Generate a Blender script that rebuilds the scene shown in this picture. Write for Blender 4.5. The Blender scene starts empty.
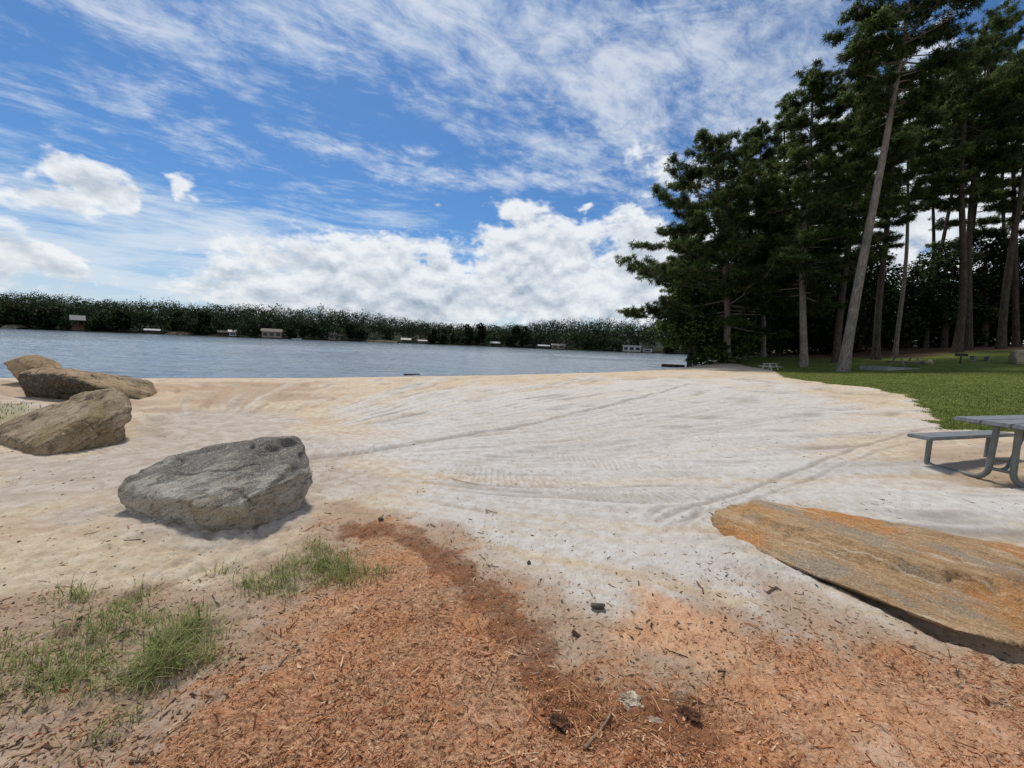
import bpy, bmesh, math, random
import numpy as np
from mathutils import Vector, Matrix

PI = math.pi
rad = math.radians
sc = bpy.context.scene
COL = sc.collection

# ------------------------------------------------------------------ camera model
FPX = 395.0
PITCH = math.atan(39 / 395); ROLL = math.atan(.039)
EYE = np.array([0, 0, 1.6])
_r0 = np.array([1., 0, 0]); _u0 = np.array([0, math.sin(PITCH), math.cos(PITCH)])
FW = np.array([0, math.cos(PITCH), -math.sin(PITCH)])
RT = _r0 * math.cos(ROLL) + _u0 * math.sin(ROLL)
UP = _u0 * math.cos(ROLL) - _r0 * math.sin(ROLL)
def ray(px, py): return FW + RT * (px - 512) / FPX + UP * (384 - py) / FPX
def P(px, py, Y):                       # survey point: pixel at forward distance Y
    d = ray(px, py); return EYE + d * (Y / d[1])
def at(px, py, z=0.):                   # survey point: pixel on a level z
    d = ray(px, py); return EYE + d * ((z - EYE[2]) / d[2])
WATER = -0.35

# ------------------------------------------------------------------ numpy noise
_rng = np.random.RandomState(7)
_perm = _rng.permutation(512).astype(np.int64); _perm = np.concatenate([_perm, _perm, _perm])
_g3 = _rng.normal(size=(512, 3)); _g3 /= np.linalg.norm(_g3, axis=1)[:, None]
def noise3(x, y, z):
    x = np.asarray(x, float); y = np.asarray(y, float) + 0 * x; z = np.asarray(z, float) + 0 * x
    xi = np.floor(x).astype(np.int64); yi = np.floor(y).astype(np.int64); zi = np.floor(z).astype(np.int64)
    xf, yf, zf = x - xi, y - yi, z - zi
    xi &= 511; yi &= 511; zi &= 511
    f = lambda t: t * t * t * (t * (t * 6 - 15) + 10)
    u, v, w = f(xf), f(yf), f(zf)
    def g(i, j, k):
        h = _perm[_perm[_perm[(xi + i) & 511] + ((yi + j) & 511)] + ((zi + k) & 511)] & 511
        q = _g3[h]
        return q[..., 0] * (xf - i) + q[..., 1] * (yf - j) + q[..., 2] * (zf - k)
    l = lambda a, b, t: a + (b - a) * t
    return l(l(l(g(0,0,0), g(1,0,0), u), l(g(0,1,0), g(1,1,0), u), v),
             l(l(g(0,0,1), g(1,0,1), u), l(g(0,1,1), g(1,1,1), u), v), w) * 1.6
def fbm(x, y, z=0., o=4, gain=.5, lac=2.03):
    a, s, t = 1., 0., 0.
    for i in range(o):
        t = t + a * noise3(x, y, np.asarray(z) + 7.3 * i); s += a
        x, y, z = np.asarray(x) * lac, np.asarray(y) * lac, np.asarray(z) * lac; a *= gain
    return t / s * 1.4
def sstep(a, b, x):
    t = np.clip((np.asarray(x) - a) / (b - a), 0, 1); return t * t * (3 - 2 * t)

# ------------------------------------------------------------------ object helpers
def tag(o, label=None, cat=None, group=None, kind=None):
    if label: o['label'] = label
    if cat: o['category'] = cat
    if group: o['group'] = group
    if kind: o['kind'] = kind
    return o
def np_mesh(name, verts, faces, smooth=False):
    """faces: (n,k) int array, all of one size"""
    me = bpy.data.meshes.new(name)
    verts = np.ascontiguousarray(verts, np.float32); faces = np.ascontiguousarray(faces, np.int32)
    n, k = faces.shape
    me.vertices.add(len(verts)); me.vertices.foreach_set('co', verts.ravel())
    me.loops.add(n * k); me.loops.foreach_set('vertex_index', faces.ravel())
    me.polygons.add(n)
    me.polygons.foreach_set('loop_start', np.arange(0, n * k, k, dtype=np.int32))
    try: me.polygons.foreach_set('loop_total', np.full(n, k, np.int32))
    except Exception: pass
    me.update(calc_edges=True)
    me.polygons.foreach_set('use_smooth', np.full(n, bool(smooth)))
    me.update()
    return me
def soft_normals(me, N):                 # foliage shaded as a volume instead of as separate chips
    N = N / (np.linalg.norm(N, axis=1)[:, None] + 1e-9)
    a = me.attributes.new('custom_normal', 'FLOAT_VECTOR', 'POINT'); a.data.foreach_set('vector', np.ascontiguousarray(N, np.float32).ravel()); me.update()
def link(name, me, mat=None, parent=None, loc=None):
    o = bpy.data.objects.new(name, me); COL.objects.link(o)
    if mat is not None and me is not None: me.materials.append(mat)
    if parent is not None: o.parent = parent
    if loc is not None: o.location = loc
    return o
def empty(name, loc=(0, 0, 0), rz=0., label=None, cat=None, group=None):
    o = bpy.data.objects.new(name, None); COL.objects.link(o)
    o.empty_display_size = .2
    o.location = [float(v) for v in loc]; o.rotation_euler = (0, 0, rz)
    return tag(o, label, cat, group)
def copy_tree(o, loc, rz=0., s=None, label=None):
    r = o.copy(); COL.objects.link(r); r.location = [float(v) for v in loc]; r.rotation_euler = (0, 0, rz)
    if s is not None: r.scale = s
    if label: r['label'] = label
    for ch in list(o.children):
        c = ch.copy(); COL.objects.link(c); c.parent = r
        for g in list(ch.children):
            d = g.copy(); COL.objects.link(d); d.parent = c
    return r
def bm_box(bm, lo, hi, bevel=0.):
    r = bmesh.ops.create_cube(bm, size=1.)
    vs = r['verts']
    c = [(a + b) / 2 for a, b in zip(lo, hi)]; s = [b - a for a, b in zip(lo, hi)]
    for v in vs: v.co = Vector([v.co[i] * s[i] + c[i] for i in range(3)])
    if bevel > 0:
        es = list({e for v in vs for e in v.link_edges})
        bmesh.ops.bevel(bm, geom=es, offset=bevel, segments=2, affect='EDGES')
def bm_obj(name, bm, mat, parent=None, loc=None, smooth=False):
    me = bpy.data.meshes.new(name); bm.normal_update(); bm.to_mesh(me); bm.free()
    if smooth:
        for p in me.polygons: p.use_smooth = True
    return link(name, me, mat, parent, loc)
def box_obj(name, lo, hi, mat, parent=None, bevel=0.):
    bm = bmesh.new(); bm_box(bm, lo, hi, bevel); return bm_obj(name, bm, mat, parent)
def tube_np(path, radii, k=8, cap=True):
    path = np.asarray(path, float); radii = np.asarray(radii, float)
    n = len(path); tan = np.gradient(path, axis=0); tan /= np.linalg.norm(tan, axis=1)[:, None] + 1e-9
    ref = np.array([1., 0, 0]) if abs(tan[0][0]) < .8 else np.array([0, 1., 0])
    V = []
    for i in range(n):
        a = ref - tan[i] * (ref @ tan[i]); a /= np.linalg.norm(a); b = np.cross(tan[i], a); ref = a
        th = np.arange(k) * 2 * PI / k
        V.append(path[i] + radii[i] * (np.cos(th)[:, None] * a + np.sin(th)[:, None] * b))
    V = np.concatenate(V)
    F = []
    for i in range(n - 1):
        for j in range(k):
            F.append((i*k+j, i*k+(j+1)%k, (i+1)*k+(j+1)%k, (i+1)*k+j))
    return V, np.array(F)
class MB:                                # collects quads / tris (tris stored as quads with repeated vertex are avoided: only quads)
    def __init__(s): s.v = []; s.f = []; s.n = 0
    def add(s, V, F):
        s.v.append(np.asarray(V, float)); s.f.append(np.asarray(F) + s.n); s.n += len(V)
    def tube(s, path, radii, k=8): s.add(*tube_np(path, radii, k))
    def build(s, name, mat, parent=None, smooth=True, loc=None):
        me = np_mesh(name, np.concatenate(s.v), np.concatenate(s.f), smooth)
        return link(name, me, mat, parent, loc)
def pipe_path(pts, r_bend=.06, n=6):     # polyline with rounded corners
    pts = [np.array(p, float) for p in pts]; out = [pts[0]]
    for i in range(1, len(pts) - 1):
        a, b, c = pts[i-1], pts[i], pts[i+1]
        u = (a - b); lu = np.linalg.norm(u); u /= lu; w = (c - b); lw = np.linalg.norm(w); w /= lw
        r = min(r_bend, lu * .48, lw * .48)
        for t in np.linspace(0, 1, n):
            out.append((1-t)**2 * (b + u*r) + 2*t*(1-t) * b + t*t * (b + w*r))
    out.append(pts[-1]); return np.array(out)

# ------------------------------------------------------------------ node helpers
class V:
    def __init__(s, nt, sock): s.nt = nt; s.s = sock
    def _m(s, op, *a, clamp=False):
        n = s.nt.nodes.new('ShaderNodeMath'); n.operation = op; n.use_clamp = clamp
        for i, x in enumerate((s,) + a):
            if isinstance(x, V): s.nt.links.new(x.s, n.inputs[i])
            else: n.inputs[i].default_value = x
        return V(s.nt, n.outputs[0])
    def __add__(s, o): return s._m('ADD', o)
    def __radd__(s, o): return s._m('ADD', o)
    def __sub__(s, o): return s._m('SUBTRACT', o)
    def __rsub__(s, o): return (s * -1.) + o
    def __mul__(s, o): return s._m('MULTIPLY', o)
    def __rmul__(s, o): return s._m('MULTIPLY', o)
    def __truediv__(s, o): return s._m('DIVIDE', o)
    def clamp(s): return s._m('ADD', 0., clamp=True)
    def smooth(s, a, b):
        n = s.nt.nodes.new('ShaderNodeMapRange'); n.interpolation_type = 'SMOOTHSTEP'
        s.nt.links.new(s.s, n.inputs['Value'])
        n.inputs['From Min'].default_value = a; n.inputs['From Max'].default_value = b
        return V(s.nt, n.outputs['Result'])
    def exp(s): return s._m('EXPONENT')
def n_noise(nt, vec, scale=5., detail=4., rough=.55, dist=0., kind='FBM'):
    n = nt.nodes.new('ShaderNodeTexNoise'); n.noise_dimensions = '3D'
    n.inputs['Scale'].default_value = scale; n.inputs['Detail'].default_value = detail
    n.inputs['Roughness'].default_value = rough; n.inputs['Distortion'].default_value = dist
    if vec is not None: nt.links.new(vec, n.inputs['Vector'])
    return V(nt, n.outputs['Fac'])
def n_mix(nt, fac, a, b):
    n = nt.nodes.new('ShaderNodeMix'); n.data_type = 'RGBA'
    def put(x, sock):
        if isinstance(x, V): nt.links.new(x.s, sock)
        elif hasattr(x, 'is_linked') or hasattr(x, 'links'): nt.links.new(x, sock)
        elif isinstance(x, (int, float)): sock.default_value = x
        else: sock.default_value = (*x, 1.)
    put(fac, n.inputs[0]); put(a, n.inputs[6]); put(b, n.inputs[7])
    return n.outputs[2]
def n_map(nt, vec, scale=(1, 1, 1), rot=(0, 0, 0), loc=(0, 0, 0)):
    n = nt.nodes.new('ShaderNodeMapping'); n.inputs['Scale'].default_value = scale
    n.inputs['Rotation'].default_value = rot; n.inputs['Location'].default_value = loc
    nt.links.new(vec, n.inputs['Vector']); return n.outputs[0]
def n_bump(nt, h, strength=.5, dist=.02, normal=None):
    n = nt.nodes.new('ShaderNodeBump'); n.inputs['Strength'].default_value = strength
    n.inputs['Distance'].default_value = dist
    nt.links.new(h.s if isinstance(h, V) else h, n.inputs['Height'])
    if normal is not None: nt.links.new(normal, n.inputs['Normal'])
    return n.outputs[0]
def new_mat(name, base=(.5, .5, .5), rough=.8, spec=.3):
    m = bpy.data.materials.new(name); m.use_nodes = True; nt = m.node_tree
    b = nt.nodes['Principled BSDF']
    b.inputs['Base Color'].default_value = (*base, 1); b.inputs['Roughness'].default_value = rough
    b.inputs['Specular IOR Level'].default_value = spec
    return m, nt, b
def objco(nt):
    return nt.nodes.new('ShaderNodeTexCoord').outputs['Object']
def noisy_mat(name, c1, c2, scale=6., rough=.8, spec=.3, bump=0., bscale=None, detail=5., stretch=(1, 1, 1), dist=.01):
    m, nt, b = new_mat(name, c1, rough, spec)
    v = n_map(nt, objco(nt), stretch)
    n = n_noise(nt, v, scale, detail)
    nt.links.new(n_mix(nt, n.smooth(.3, .7), c1, c2), b.inputs['Base Color'])
    if bump: nt.links.new(n_bump(nt, n_noise(nt, v, bscale or scale * 4, 5.), bump, dist), b.inputs['Normal'])
    return m

# ------------------------------------------------------------------ lake outline and terrain
shore_px = [(0, 378), (110, 378), (200, 378), (300, 378), (400, 376.5), (500, 375), (600, 372.5), (660, 370), (690, 367.5)]
near_pts = [tuple(at(x, y, WATER)[:2]) for x, y in shore_px]
LAKE = [(-600, -60), (-250, 0), (-80, 4), (-34, 11), (-25, 13)] + near_pts + \
       [(27, 56), (34, 66), (48, 80), (75, 98), (115, 120), (170, 150), (215, 185), (215, 225)]
FARY = [(-260, 215), (0, 232), (150, 240), (300, 262), (400, 300), (460, 310), (520, 290), (560, 270), (640, 262), (720, 262)]
def farY(px): return np.interp(px, [a for a, _ in FARY], [b for _, b in FARY])
far_line = []
for px in range(760, -261, -30):
    d = ray(px, 345); Y = float(farY(px)) + 6 * math.sin(px * .05) + 3 * math.sin(px * .021)
    far_line.append((d[0] / d[1] * Y, Y))
LAKE += far_line + [(-900, 200), (-1200, 50)]
LAKE = np.array(LAKE, float)
def poly_sd(x, y, poly):                # >0 outside, <0 inside
    d2 = np.full(x.shape, 1e18); inside = np.zeros(x.shape, bool); n = len(poly)
    for i in range(n):
        ax, ay = poly[i]; bx, by = poly[(i + 1) % n]
        ex, ey = bx - ax, by - ay
        t = np.clip(((x - ax) * ex + (y - ay) * ey) / (ex*ex + ey*ey + 1e-12), 0, 1)
        d2 = np.minimum(d2, (x - ax - t*ex)**2 + (y - ay - t*ey)**2)
        c = ((ay > y) != (by > y)); xx = ax + (y - ay) / (by - ay if by != ay else 1e-9) * ex
        inside ^= c & (x < xx)
    d = np.sqrt(d2); return np.where(inside, -d, d)
CTRL = np.array([(0,0,0),(-6,5,0),(-3,3,0),(3,3,.03),(5.6,5,.22),(9,8,.26),(12,11.5,.26),(17,20,.26),(28,34,.42),(29.5,40,.55),(25,46,.6),
    (22.8,34,.25),(20,28,.2),(34.7,35,1.1),(41,45,1.5),(48,50,2.2),(34,42,1.15),(50,45,2.7),(55,45,3.3),(40.5,32,1.65),(38.3,36,1.55),
    (33,52,1.3),(16.5,13,.42),(30,24,.9),(-20,0,0),(0,-20,.1),(20,-20,.6),(40,0,1.3),(80,40,4.3),(80,80,4.5),(50,80,2.6),(-40,-20,0),
    (-10,9,-.02),(-6,12,-.05),(0,14,-.02),(8,20,.04),(3,9,.03),(-60,-60,.2),(0,-80,.6),(100,-60,2),(130,60,5),(120,110,4.5),(1.5,1.5,0),(-1.5,1.5,0)], float)
def _tps():
    n = len(CTRL); d = np.linalg.norm(CTRL[:, None, :2] - CTRL[None, :, :2], axis=2)
    K = np.where(d > 0, d*d*np.log(d + 1e-12), 0) + np.eye(n) * .6
    Pm = np.c_[np.ones(n), CTRL[:, :2]]
    A = np.block([[K, Pm], [Pm.T, np.zeros((3, 3))]])
    return np.linalg.solve(A, np.r_[CTRL[:, 2], 0, 0, 0])
_tw = _tps()
def tps(x, y):
    x = np.asarray(x, float); y = np.asarray(y, float)
    z = _tw[-3] + _tw[-2] * x + _tw[-1] * y
    for i in range(len(CTRL)):
        r2 = (x - CTRL[i, 0])**2 + (y - CTRL[i, 1])**2
        z = z + _tw[i] * .5 * r2 * np.log(r2 + 1e-12)
    return z
def ground_z(x, y, sd=None):
    x = np.asarray(x, float); y = np.asarray(y, float)
    if sd is None: sd = poly_sd(x, y, LAKE)
    cx = np.clip(x, -80, 120); cy = np.clip(y, -80, 110)
    zi = np.clip(tps(cx, cy), -.1, 5.5)
    k = np.interp(x, [-20, 10, 20, 27], [3.2, 3.5, 3.0, 1.2])
    zn = WATER + (zi - WATER) * (1 - np.exp(-np.maximum(sd, 0) / k))
    zf = WATER + .9 * (1 - np.exp(-np.maximum(sd, 0) / 2)) + np.clip(sd, 0, 220) * .085 + 1.5 * noise3(x * .012, y * .012, 3.) * sstep(5, 60, sd)
    w = sstep(130, 175, y + .25 * np.abs(x))
    z = zn * (1 - w) + zf * w
    return np.where(sd < 0, WATER + np.maximum(sd * .14, -3), z)
def gz(x, y): return float(ground_z(np.array([x]), np.array([y]))[0])

# ------------------------------------------------------------------ the ground sheet
def px_ground(pts, z=0.): return np.array([at(x, y, z)[:2] for x, y in pts])
def ring(a0, a1, n): return np.linspace(a0, a1, n, endpoint=False)
th_fine = np.radians(np.linspace(-64, 64, 1000))
th_co = np.radians(np.linspace(64, 296, 70))[1:-1]
TH = np.concatenate([th_fine, th_co])
RR = np.concatenate([np.geomspace(.05, 1.1, 14)[:-1], np.geomspace(1.1, 48, 900)[:-1], np.geomspace(48, 420, 110)[:-1], np.geomspace(420, 3500, 24)])
nt_, nr_ = len(TH), len(RR)
GX = (RR[:, None] * np.sin(TH)[None, :]).ravel(); GY = (RR[:, None] * np.cos(TH)[None, :]).ravel()
GR = np.repeat(RR, nt_)
def coarse(fn, st=4):                    # evaluate on every 4th node, interpolate between
    I = np.unique(np.r_[np.arange(0, nr_, st), nr_ - 1]); J = np.unique(np.r_[np.arange(0, 1000, st), np.arange(999, nt_)])
    g = fn(GX.reshape(nr_, nt_)[np.ix_(I, J)], GY.reshape(nr_, nt_)[np.ix_(I, J)])
    ri = np.arange(nr_); k = np.clip(np.searchsorted(I, ri, 'right') - 1, 0, len(I) - 2); f = ((ri - I[k]) / (I[k+1] - I[k]))[:, None]
    g = g[k] * (1 - f) + g[k+1] * f
    ci = np.arange(nt_); k = np.clip(np.searchsorted(J, ci, 'right') - 1, 0, len(J) - 2); f = (ci - J[k]) / (J[k+1] - J[k])
    return (g[:, k] * (1 - f) + g[:, k+1] * f).ravel()
SD = coarse(lambda x, y: poly_sd(x, y, LAKE))
GZ = coarse(lambda x, y: ground_z(x, y))
front = np.where((GR < 60) & (GY > .3) & (np.abs(GX) < GY * 1.9 + 1))[0]
fx, fy = GX[front], GY[front]
def edge_noise(x, y, s, a): return a * fbm(x * s, y * s, 11., 4)
# --- what covers the ground
lawn_px = [(775, 372), (782, 376), (823, 383), (873, 390), (907, 399), (923, 410.5), (932, 424), (936, 431), (985, 433), (1010, 436), (1060, 440)]
lawn_edge = px_ground(lawn_px, .22)
LAWN = np.array(list(map(tuple, lawn_edge)) + [(12, 5.2), (20, 2), (40, -20), (200, -40), (220, 120), (60, 74), (30, 52), (24.5, 44), (24, 37)])
MULCH = px_ground([(60, 840), (100, 768), (150, 725), (200, 690), (255, 640), (290, 610), (335, 570), (345, 530), (385, 524), (440, 548), (490, 590),
                   (530, 630), (570, 650), (600, 665), (640, 655), (700, 668), (760, 648), (830, 638), (900, 650), (985, 672), (1060, 700), (1250, 850), (1000, 1500), (0, 1500)])
ORANGE = px_ground([(610, 606), (650, 590), (700, 612), (760, 660), (900, 690), (1000, 740), (900, 800), (760, 720), (680, 668), (620, 640)])
WHITE = px_ground([(330, 405), (420, 388), (560, 381), (700, 376), (790, 384), (860, 400), (900, 432), (890, 470), (1000, 500), (1100, 520), (1000, 560), (850, 520), (720, 560), (600, 580), (480, 520), (400, 470)], .05)
DARKTRAIL = px_ground([(345, 530), (385, 527), (430, 548), (480, 590), (530, 640), (560, 690)])
def polyline_d(x, y, pl, margin=None):
    if margin is not None:
        lo, hi = pl.min(0) - margin, pl.max(0) + margin
        m = (x > lo[0]) & (x < hi[0]) & (y > lo[1]) & (y < hi[1])
        d, s_, a, L = polyline_d(x[m], y[m], pl)
        D = np.full(x.shape, 9.); S_ = np.zeros(x.shape); A_ = np.zeros(x.shape); D[m] = d; S_[m] = s_; A_[m] = a
        return D, S_, A_, L
    best = np.full(x.shape, 1e9); sgn = np.zeros(x.shape); arc = np.zeros(x.shape); a0 = 0.
    for i in range(len(pl) - 1):
        ax, ay = pl[i]; ex, ey = pl[i+1][0] - ax, pl[i+1][1] - ay; L = math.hypot(ex, ey)
        t = np.clip(((x-ax)*ex + (y-ay)*ey) / (L*L), 0, 1)
        dx, dy = x - ax - t*ex, y - ay - t*ey; d = np.hypot(dx, dy)
        m = d < best
        best = np.where(m, d, best); sgn = np.where(m, np.sign(ex*dy - ey*dx), sgn); arc = np.where(m, a0 + t*L, arc); a0 += L
    return best, sgn, arc, a0
def smooth_line(px, z=0., n=28):        # Catmull-Rom through survey pixels, on the ground
    p = px_ground(px, z); p = np.vstack([2*p[0]-p[1], p, 2*p[-1]-p[-2]]); out = []
    m = max(3, n // (len(px) - 1))
    for i in range(1, len(p) - 2):
        for t in np.linspace(0, 1, m, endpoint=False):
            out.append(.5 * ((2*p[i]) + (-p[i-1]+p[i+1])*t + (2*p[i-1]-5*p[i]+4*p[i+1]-p[i+2])*t*t + (-p[i-1]+3*p[i]-3*p[i+1]+p[i+2])*t**3))
    out.append(p[-2]); return np.array(out)

A = {k: np.zeros(len(GX), np.float32) for k in ('mulch', 'lawn', 'white', 'orange', 'track', 'straw', 'pale', 'wet', 'trail', 'dirt', 'far', 'grey', 'clay')}
def fset(k, v): A[k][front] = v
lawn_sd = coarse(lambda x, y: poly_sd(x, y, LAWN))
A['lawn'][:] = sstep(.12, -.28, lawn_sd + .35 * fbm(GX * .9, GY * .9, 2., 4) + .12 * fbm(GX * 5, GY * 5, 2., 3))
back_far = (GR >= 60) | (GY < .3)
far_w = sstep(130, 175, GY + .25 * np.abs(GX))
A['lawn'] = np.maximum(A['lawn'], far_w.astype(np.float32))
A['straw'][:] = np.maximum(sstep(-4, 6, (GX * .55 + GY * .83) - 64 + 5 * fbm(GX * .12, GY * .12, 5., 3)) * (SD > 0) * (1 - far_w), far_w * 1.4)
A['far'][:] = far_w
# left grass spot behind the boulders
LG = px_ground([(-160, 412), (0, 402), (40, 400), (58, 408), (40, 424), (-20, 430), (-200, 440)])
A['lawn'] = np.maximum(A['lawn'], .5 * sstep(.25, -.35, poly_sd(GX, GY, LG) + .5 * fbm(GX * 1.3, GY * 1.3, 9., 4)).astype(np.float32))
m_sd = poly_sd(fx, fy, MULCH)
mul = sstep(.38, -.38, m_sd + .26 * fbm((fx + fy) * 1.2, (fy - fx) * 6., 33., 4) + .42 * fbm(fx * 1.9, fy * 1.9, 1., 6, .6) + .12 * fbm(fx * 12, fy * 12, 1., 3))
dt_, _, _, _ = polyline_d(fx, fy, smooth_line([(352, 531), (390, 532), (435, 552), (485, 595), (530, 640), (560, 690), (620, 720), (690, 725)]), .9)
trail = sstep(.26, .04, dt_ + .12 * fbm(fx * 5, fy * 5, 3., 4))
fset('trail', trail)
fset('dirt', sstep(1.0, -.1, m_sd + .7 * fbm(fx * 1.5, fy * 1.5, 17., 5)))
fset('mulch', mul)
clay = sstep(.05, .55, fbm(fx * .35, fy * .9, 61., 5)) * sstep(-3.5, -8, fx + .15 * fy) * sstep(7, 10, np.hypot(fx, fy))
fset('orange', np.maximum(.6 * clay, sstep(.15, -.2, poly_sd(fx, fy, ORANGE) + .25 * fbm(fx * 2.5, fy * 2.5, 4., 4))))
wh = sstep(1.9, -1.9, poly_sd(fx, fy, WHITE) / (0.28 + .085 * np.hypot(fx, fy)) + 1.5 * fbm(fx * .6, fy * .6, 6., 6, .6))
ZG = px_ground([(-40, 440), (60, 452), (130, 430), (150, 405), (260, 408), (340, 440), (400, 480), (330, 500), (320, 540), (120, 535), (60, 500), (-60, 505)])
fset('grey', sstep(.5, -.6, poly_sd(fx, fy, ZG) + .8 * fbm(fx * .8, fy * .8, 71., 5)))
ZR = px_ground([(120, 381), (330, 380), (345, 396), (300, 408), (200, 415), (150, 425), (128, 400)], -.1)
ZS = px_ground([(-200, 378), (20, 378), (125, 383), (150, 395), (130, 404), (60, 410), (45, 402), (10, 404), (-200, 412)], -.1)
fset('clay', np.clip(.9 * sstep(.6, -.6, poly_sd(fx, fy, ZS) + .9 * fbm(fx * .7, fy * .7, 79., 5)) + sstep(.9, -1.4, poly_sd(fx, fy, ZR) + 2.2 * fbm(fx * .4, fy * .8, 73., 5)), 0, 1))
ZW = px_ground([(-60, 600), (60, 585), (230, 590), (300, 545), (380, 540), (395, 600), (260, 640), (200, 700), (100, 740), (-60, 780)])
A['dirt'][front] = np.maximum(A['dirt'][front], .9 * sstep(.15, -.12, poly_sd(fx, fy, ZW) + .2 * fbm(fx * 2.5, fy * 2.5, 75., 5)))
ZT = px_ground([(915, 452), (1030, 446), (1060, 500), (990, 492), (930, 475)], .15)
A['dirt'][front] = np.maximum(A['dirt'][front], .6 * sstep(.3, -.2, poly_sd(fx, fy, ZT) + .4 * fbm(fx * 1.8, fy * 1.8, 76., 5)))
fset('wet', sstep(1.0, .1, SD[front]))
# height detail
dz = np.zeros(len(front)); dist = np.hypot(fx, fy)
sand = (1 - mul) * (1 - A['lawn'][front])
near_fade = 1 / (1 + (dist / 9)**2)
dz += .024 * fbm(fx * .55, fy * .55, 0., 4) + sand * (.005 * fbm(fx * 3.1, fy * 3.1, 1., 4))
leftsoft = sstep(.3, -1.2, fx + .25 * fy) * sstep(9, 3, dist)         # trodden soft sand by the boulders
dz += sand * sstep(7, 2.5, dist) * (.008 * fbm(fx * 9, fy * 9, 5., 4) + .005 * fbm(fx * 34, fy * 34, 5., 2))
dz += sand * A['dirt'][front] * (.020 * fbm(fx * 7, fy * 7, 15., 4) + .011 * fbm(fx * 22, fy * 22, 15., 3))
dz += sand * leftsoft * (.030 * fbm(fx * 4.2 + .8 * noise3(fx * 2, fy * 2, 70.), fy * 4.2, 2., 5, .62) - .03 * np.exp(-(noise3(fx * 3.1, fy * 3.1, 77.) / .16)**2) * sstep(-.1, .4, fbm(fx * 1.2, fy * 1.2, 78., 3)) + .010 * fbm(fx * 14, fy * 14, 2., 3))
dz += trail * (.02 * fbm(fx * 10, fy * 10, 28., 4) - .012)
dz += mul * (.022 * fbm(fx * 3.5, fy * 3.5, 8., 5) + .020 * fbm(fx * 15, fy * 15, 8., 4, .62) + .007 * np.abs(fbm(fx * 42, fy * 42, 9., 2)))
# mounded soil along the rotten patch at the front and around the slab
for (px, py, r, h) in [(640, 730, .30, .05), (560, 715, .22, -.04), (700, 715, .15, -.03), (420, 590, .35, .05), (760, 640, .3, .04), (660, 560, .4, .03)]:
    c = at(px, py, 0); dz += h * np.exp(-((fx - c[0])**2 + (fy - c[1])**2) / (r*r))
# raked sweeps follow the long rut
rutA = smooth_line([(200, 472), (300, 458), (385, 446), (460, 433), (530, 422), (580, 411), (640, 398), (692, 384)], .02)
dA, sA, aA, LA = polyline_d(fx, fy, rutA)
q = dA * sA
O_ = at(170, 462, 0.); ox, oy = fx - O_[0], fy - O_[1]
fan = np.arctan2(ox, oy) + .035 * noise3(fx * .22, fy * .22, 3.) + .012 * noise3(fx * .8, fy * .8, 6.); frr = np.hypot(ox, oy)
streak = fbm(fan * 11., frr * .13, 4., 4)
streak2 = fbm(fan * 34., frr * .25, 14., 3)
inbeach = sand * sstep(2.6, 4.6, dist) * sstep(.6, 2.5, SD[front]) * sstep(1.8, 4.5, frr)
dz += inbeach * (.030 * streak + .020 * streak2)
nq = noise3(fan * 12., frr * .10, 41.)
nq2 = noise3(fan * 30., frr * .22, 47.)
brk = sstep(-.25, .35, fbm(fx * .45, fy * .8, 51., 4))
lines = np.exp(-(nq / .13)**2) * brk * 1.0 + np.exp(-(nq2 / .22)**2) * sstep(-.1, .4, fbm(fx * .6, fy * .6, 57., 3)) * .5
dz -= inbeach * .030 * lines
trk = inbeach * np.clip(.55 * streak2 - .15 + .75 * lines, 0, .9)
wh = np.clip(wh + (streak * .9 + streak2 * .4) * sstep(1.8, 4.5, frr), 0, 1)
def furrow(line, w, depth, dark=.7, wob=.1):
    d, s, a, L = polyline_d(fx, fy, line, .9)
    m = np.where(d < .8)[0]; d, s, a = d[m], s[m], a[m]
    d = np.abs(d * s + wob * fbm(a * .8, 0 * a, 5., 2))
    e = sstep(0, .6, a) * sstep(0, .6, L - a) * (.75 + .5 * fbm(a * 1.7, 0 * a, 9., 2))
    dz[m] += e * (-depth * np.exp(-(d / w)**2) + depth * .5 * np.exp(-((d - 1.9 * w) / (.7 * w))**2))
    trk[m] = np.maximum(trk[m], np.clip(e, 0, 1) * dark * np.exp(-(d / (1.1 * w))**2))
furrow(rutA, .075, .045, 1.)
furrow(smooth_line([(500, 452), (560, 447), (640, 440), (725, 430), (800, 421)], .03), .10, .03, .5)
furrow(smooth_line([(430, 470), (520, 452), (620, 430), (700, 414), (760, 404)], .03), .12, .022, .35)
tB = [(655, 528), (662, 512), (700, 499), (770, 480), (850, 456), (905, 441), (960, 430)]
furrow(smooth_line(tB, .08), .035, .016, 1., .05)
furrow(smooth_line([(x + 6, y + 9) for x, y in tB], .08), .03, .012, .7, .05)
furrow(smooth_line([(655, 528), (648, 514), (668, 503), (700, 503), (690, 520), (672, 536)], .04), .035, .018, .8, .03)
furrow(smooth_line([(672, 536), (690, 545), (720, 538), (740, 520)], .04), .04, .02, .5, .03)
furrow(smooth_line([(150, 412), (152, 425), (163, 442)], 0), .1, .03, .4)
for k in range(16):                      # faint sweeps of the rake, fanning out to the right
    t = k / 15.; y0 = 408 + 55 * t
    furrow(smooth_line([(430 + 60 * t, y0 + 6), (560 + 40 * t, y0 - 4 - 6 * t), (690 + 40 * t, y0 - 18 - 12 * t), (800 + 50 * t, y0 - 26 - 14 * t)], .04), .09, .012, .2 + .15 * (k % 3 == 0), .2)
furrow(smooth_line([(745, 560), (800, 545), (870, 560)], .05), .07, .02, .3, .04)
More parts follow.
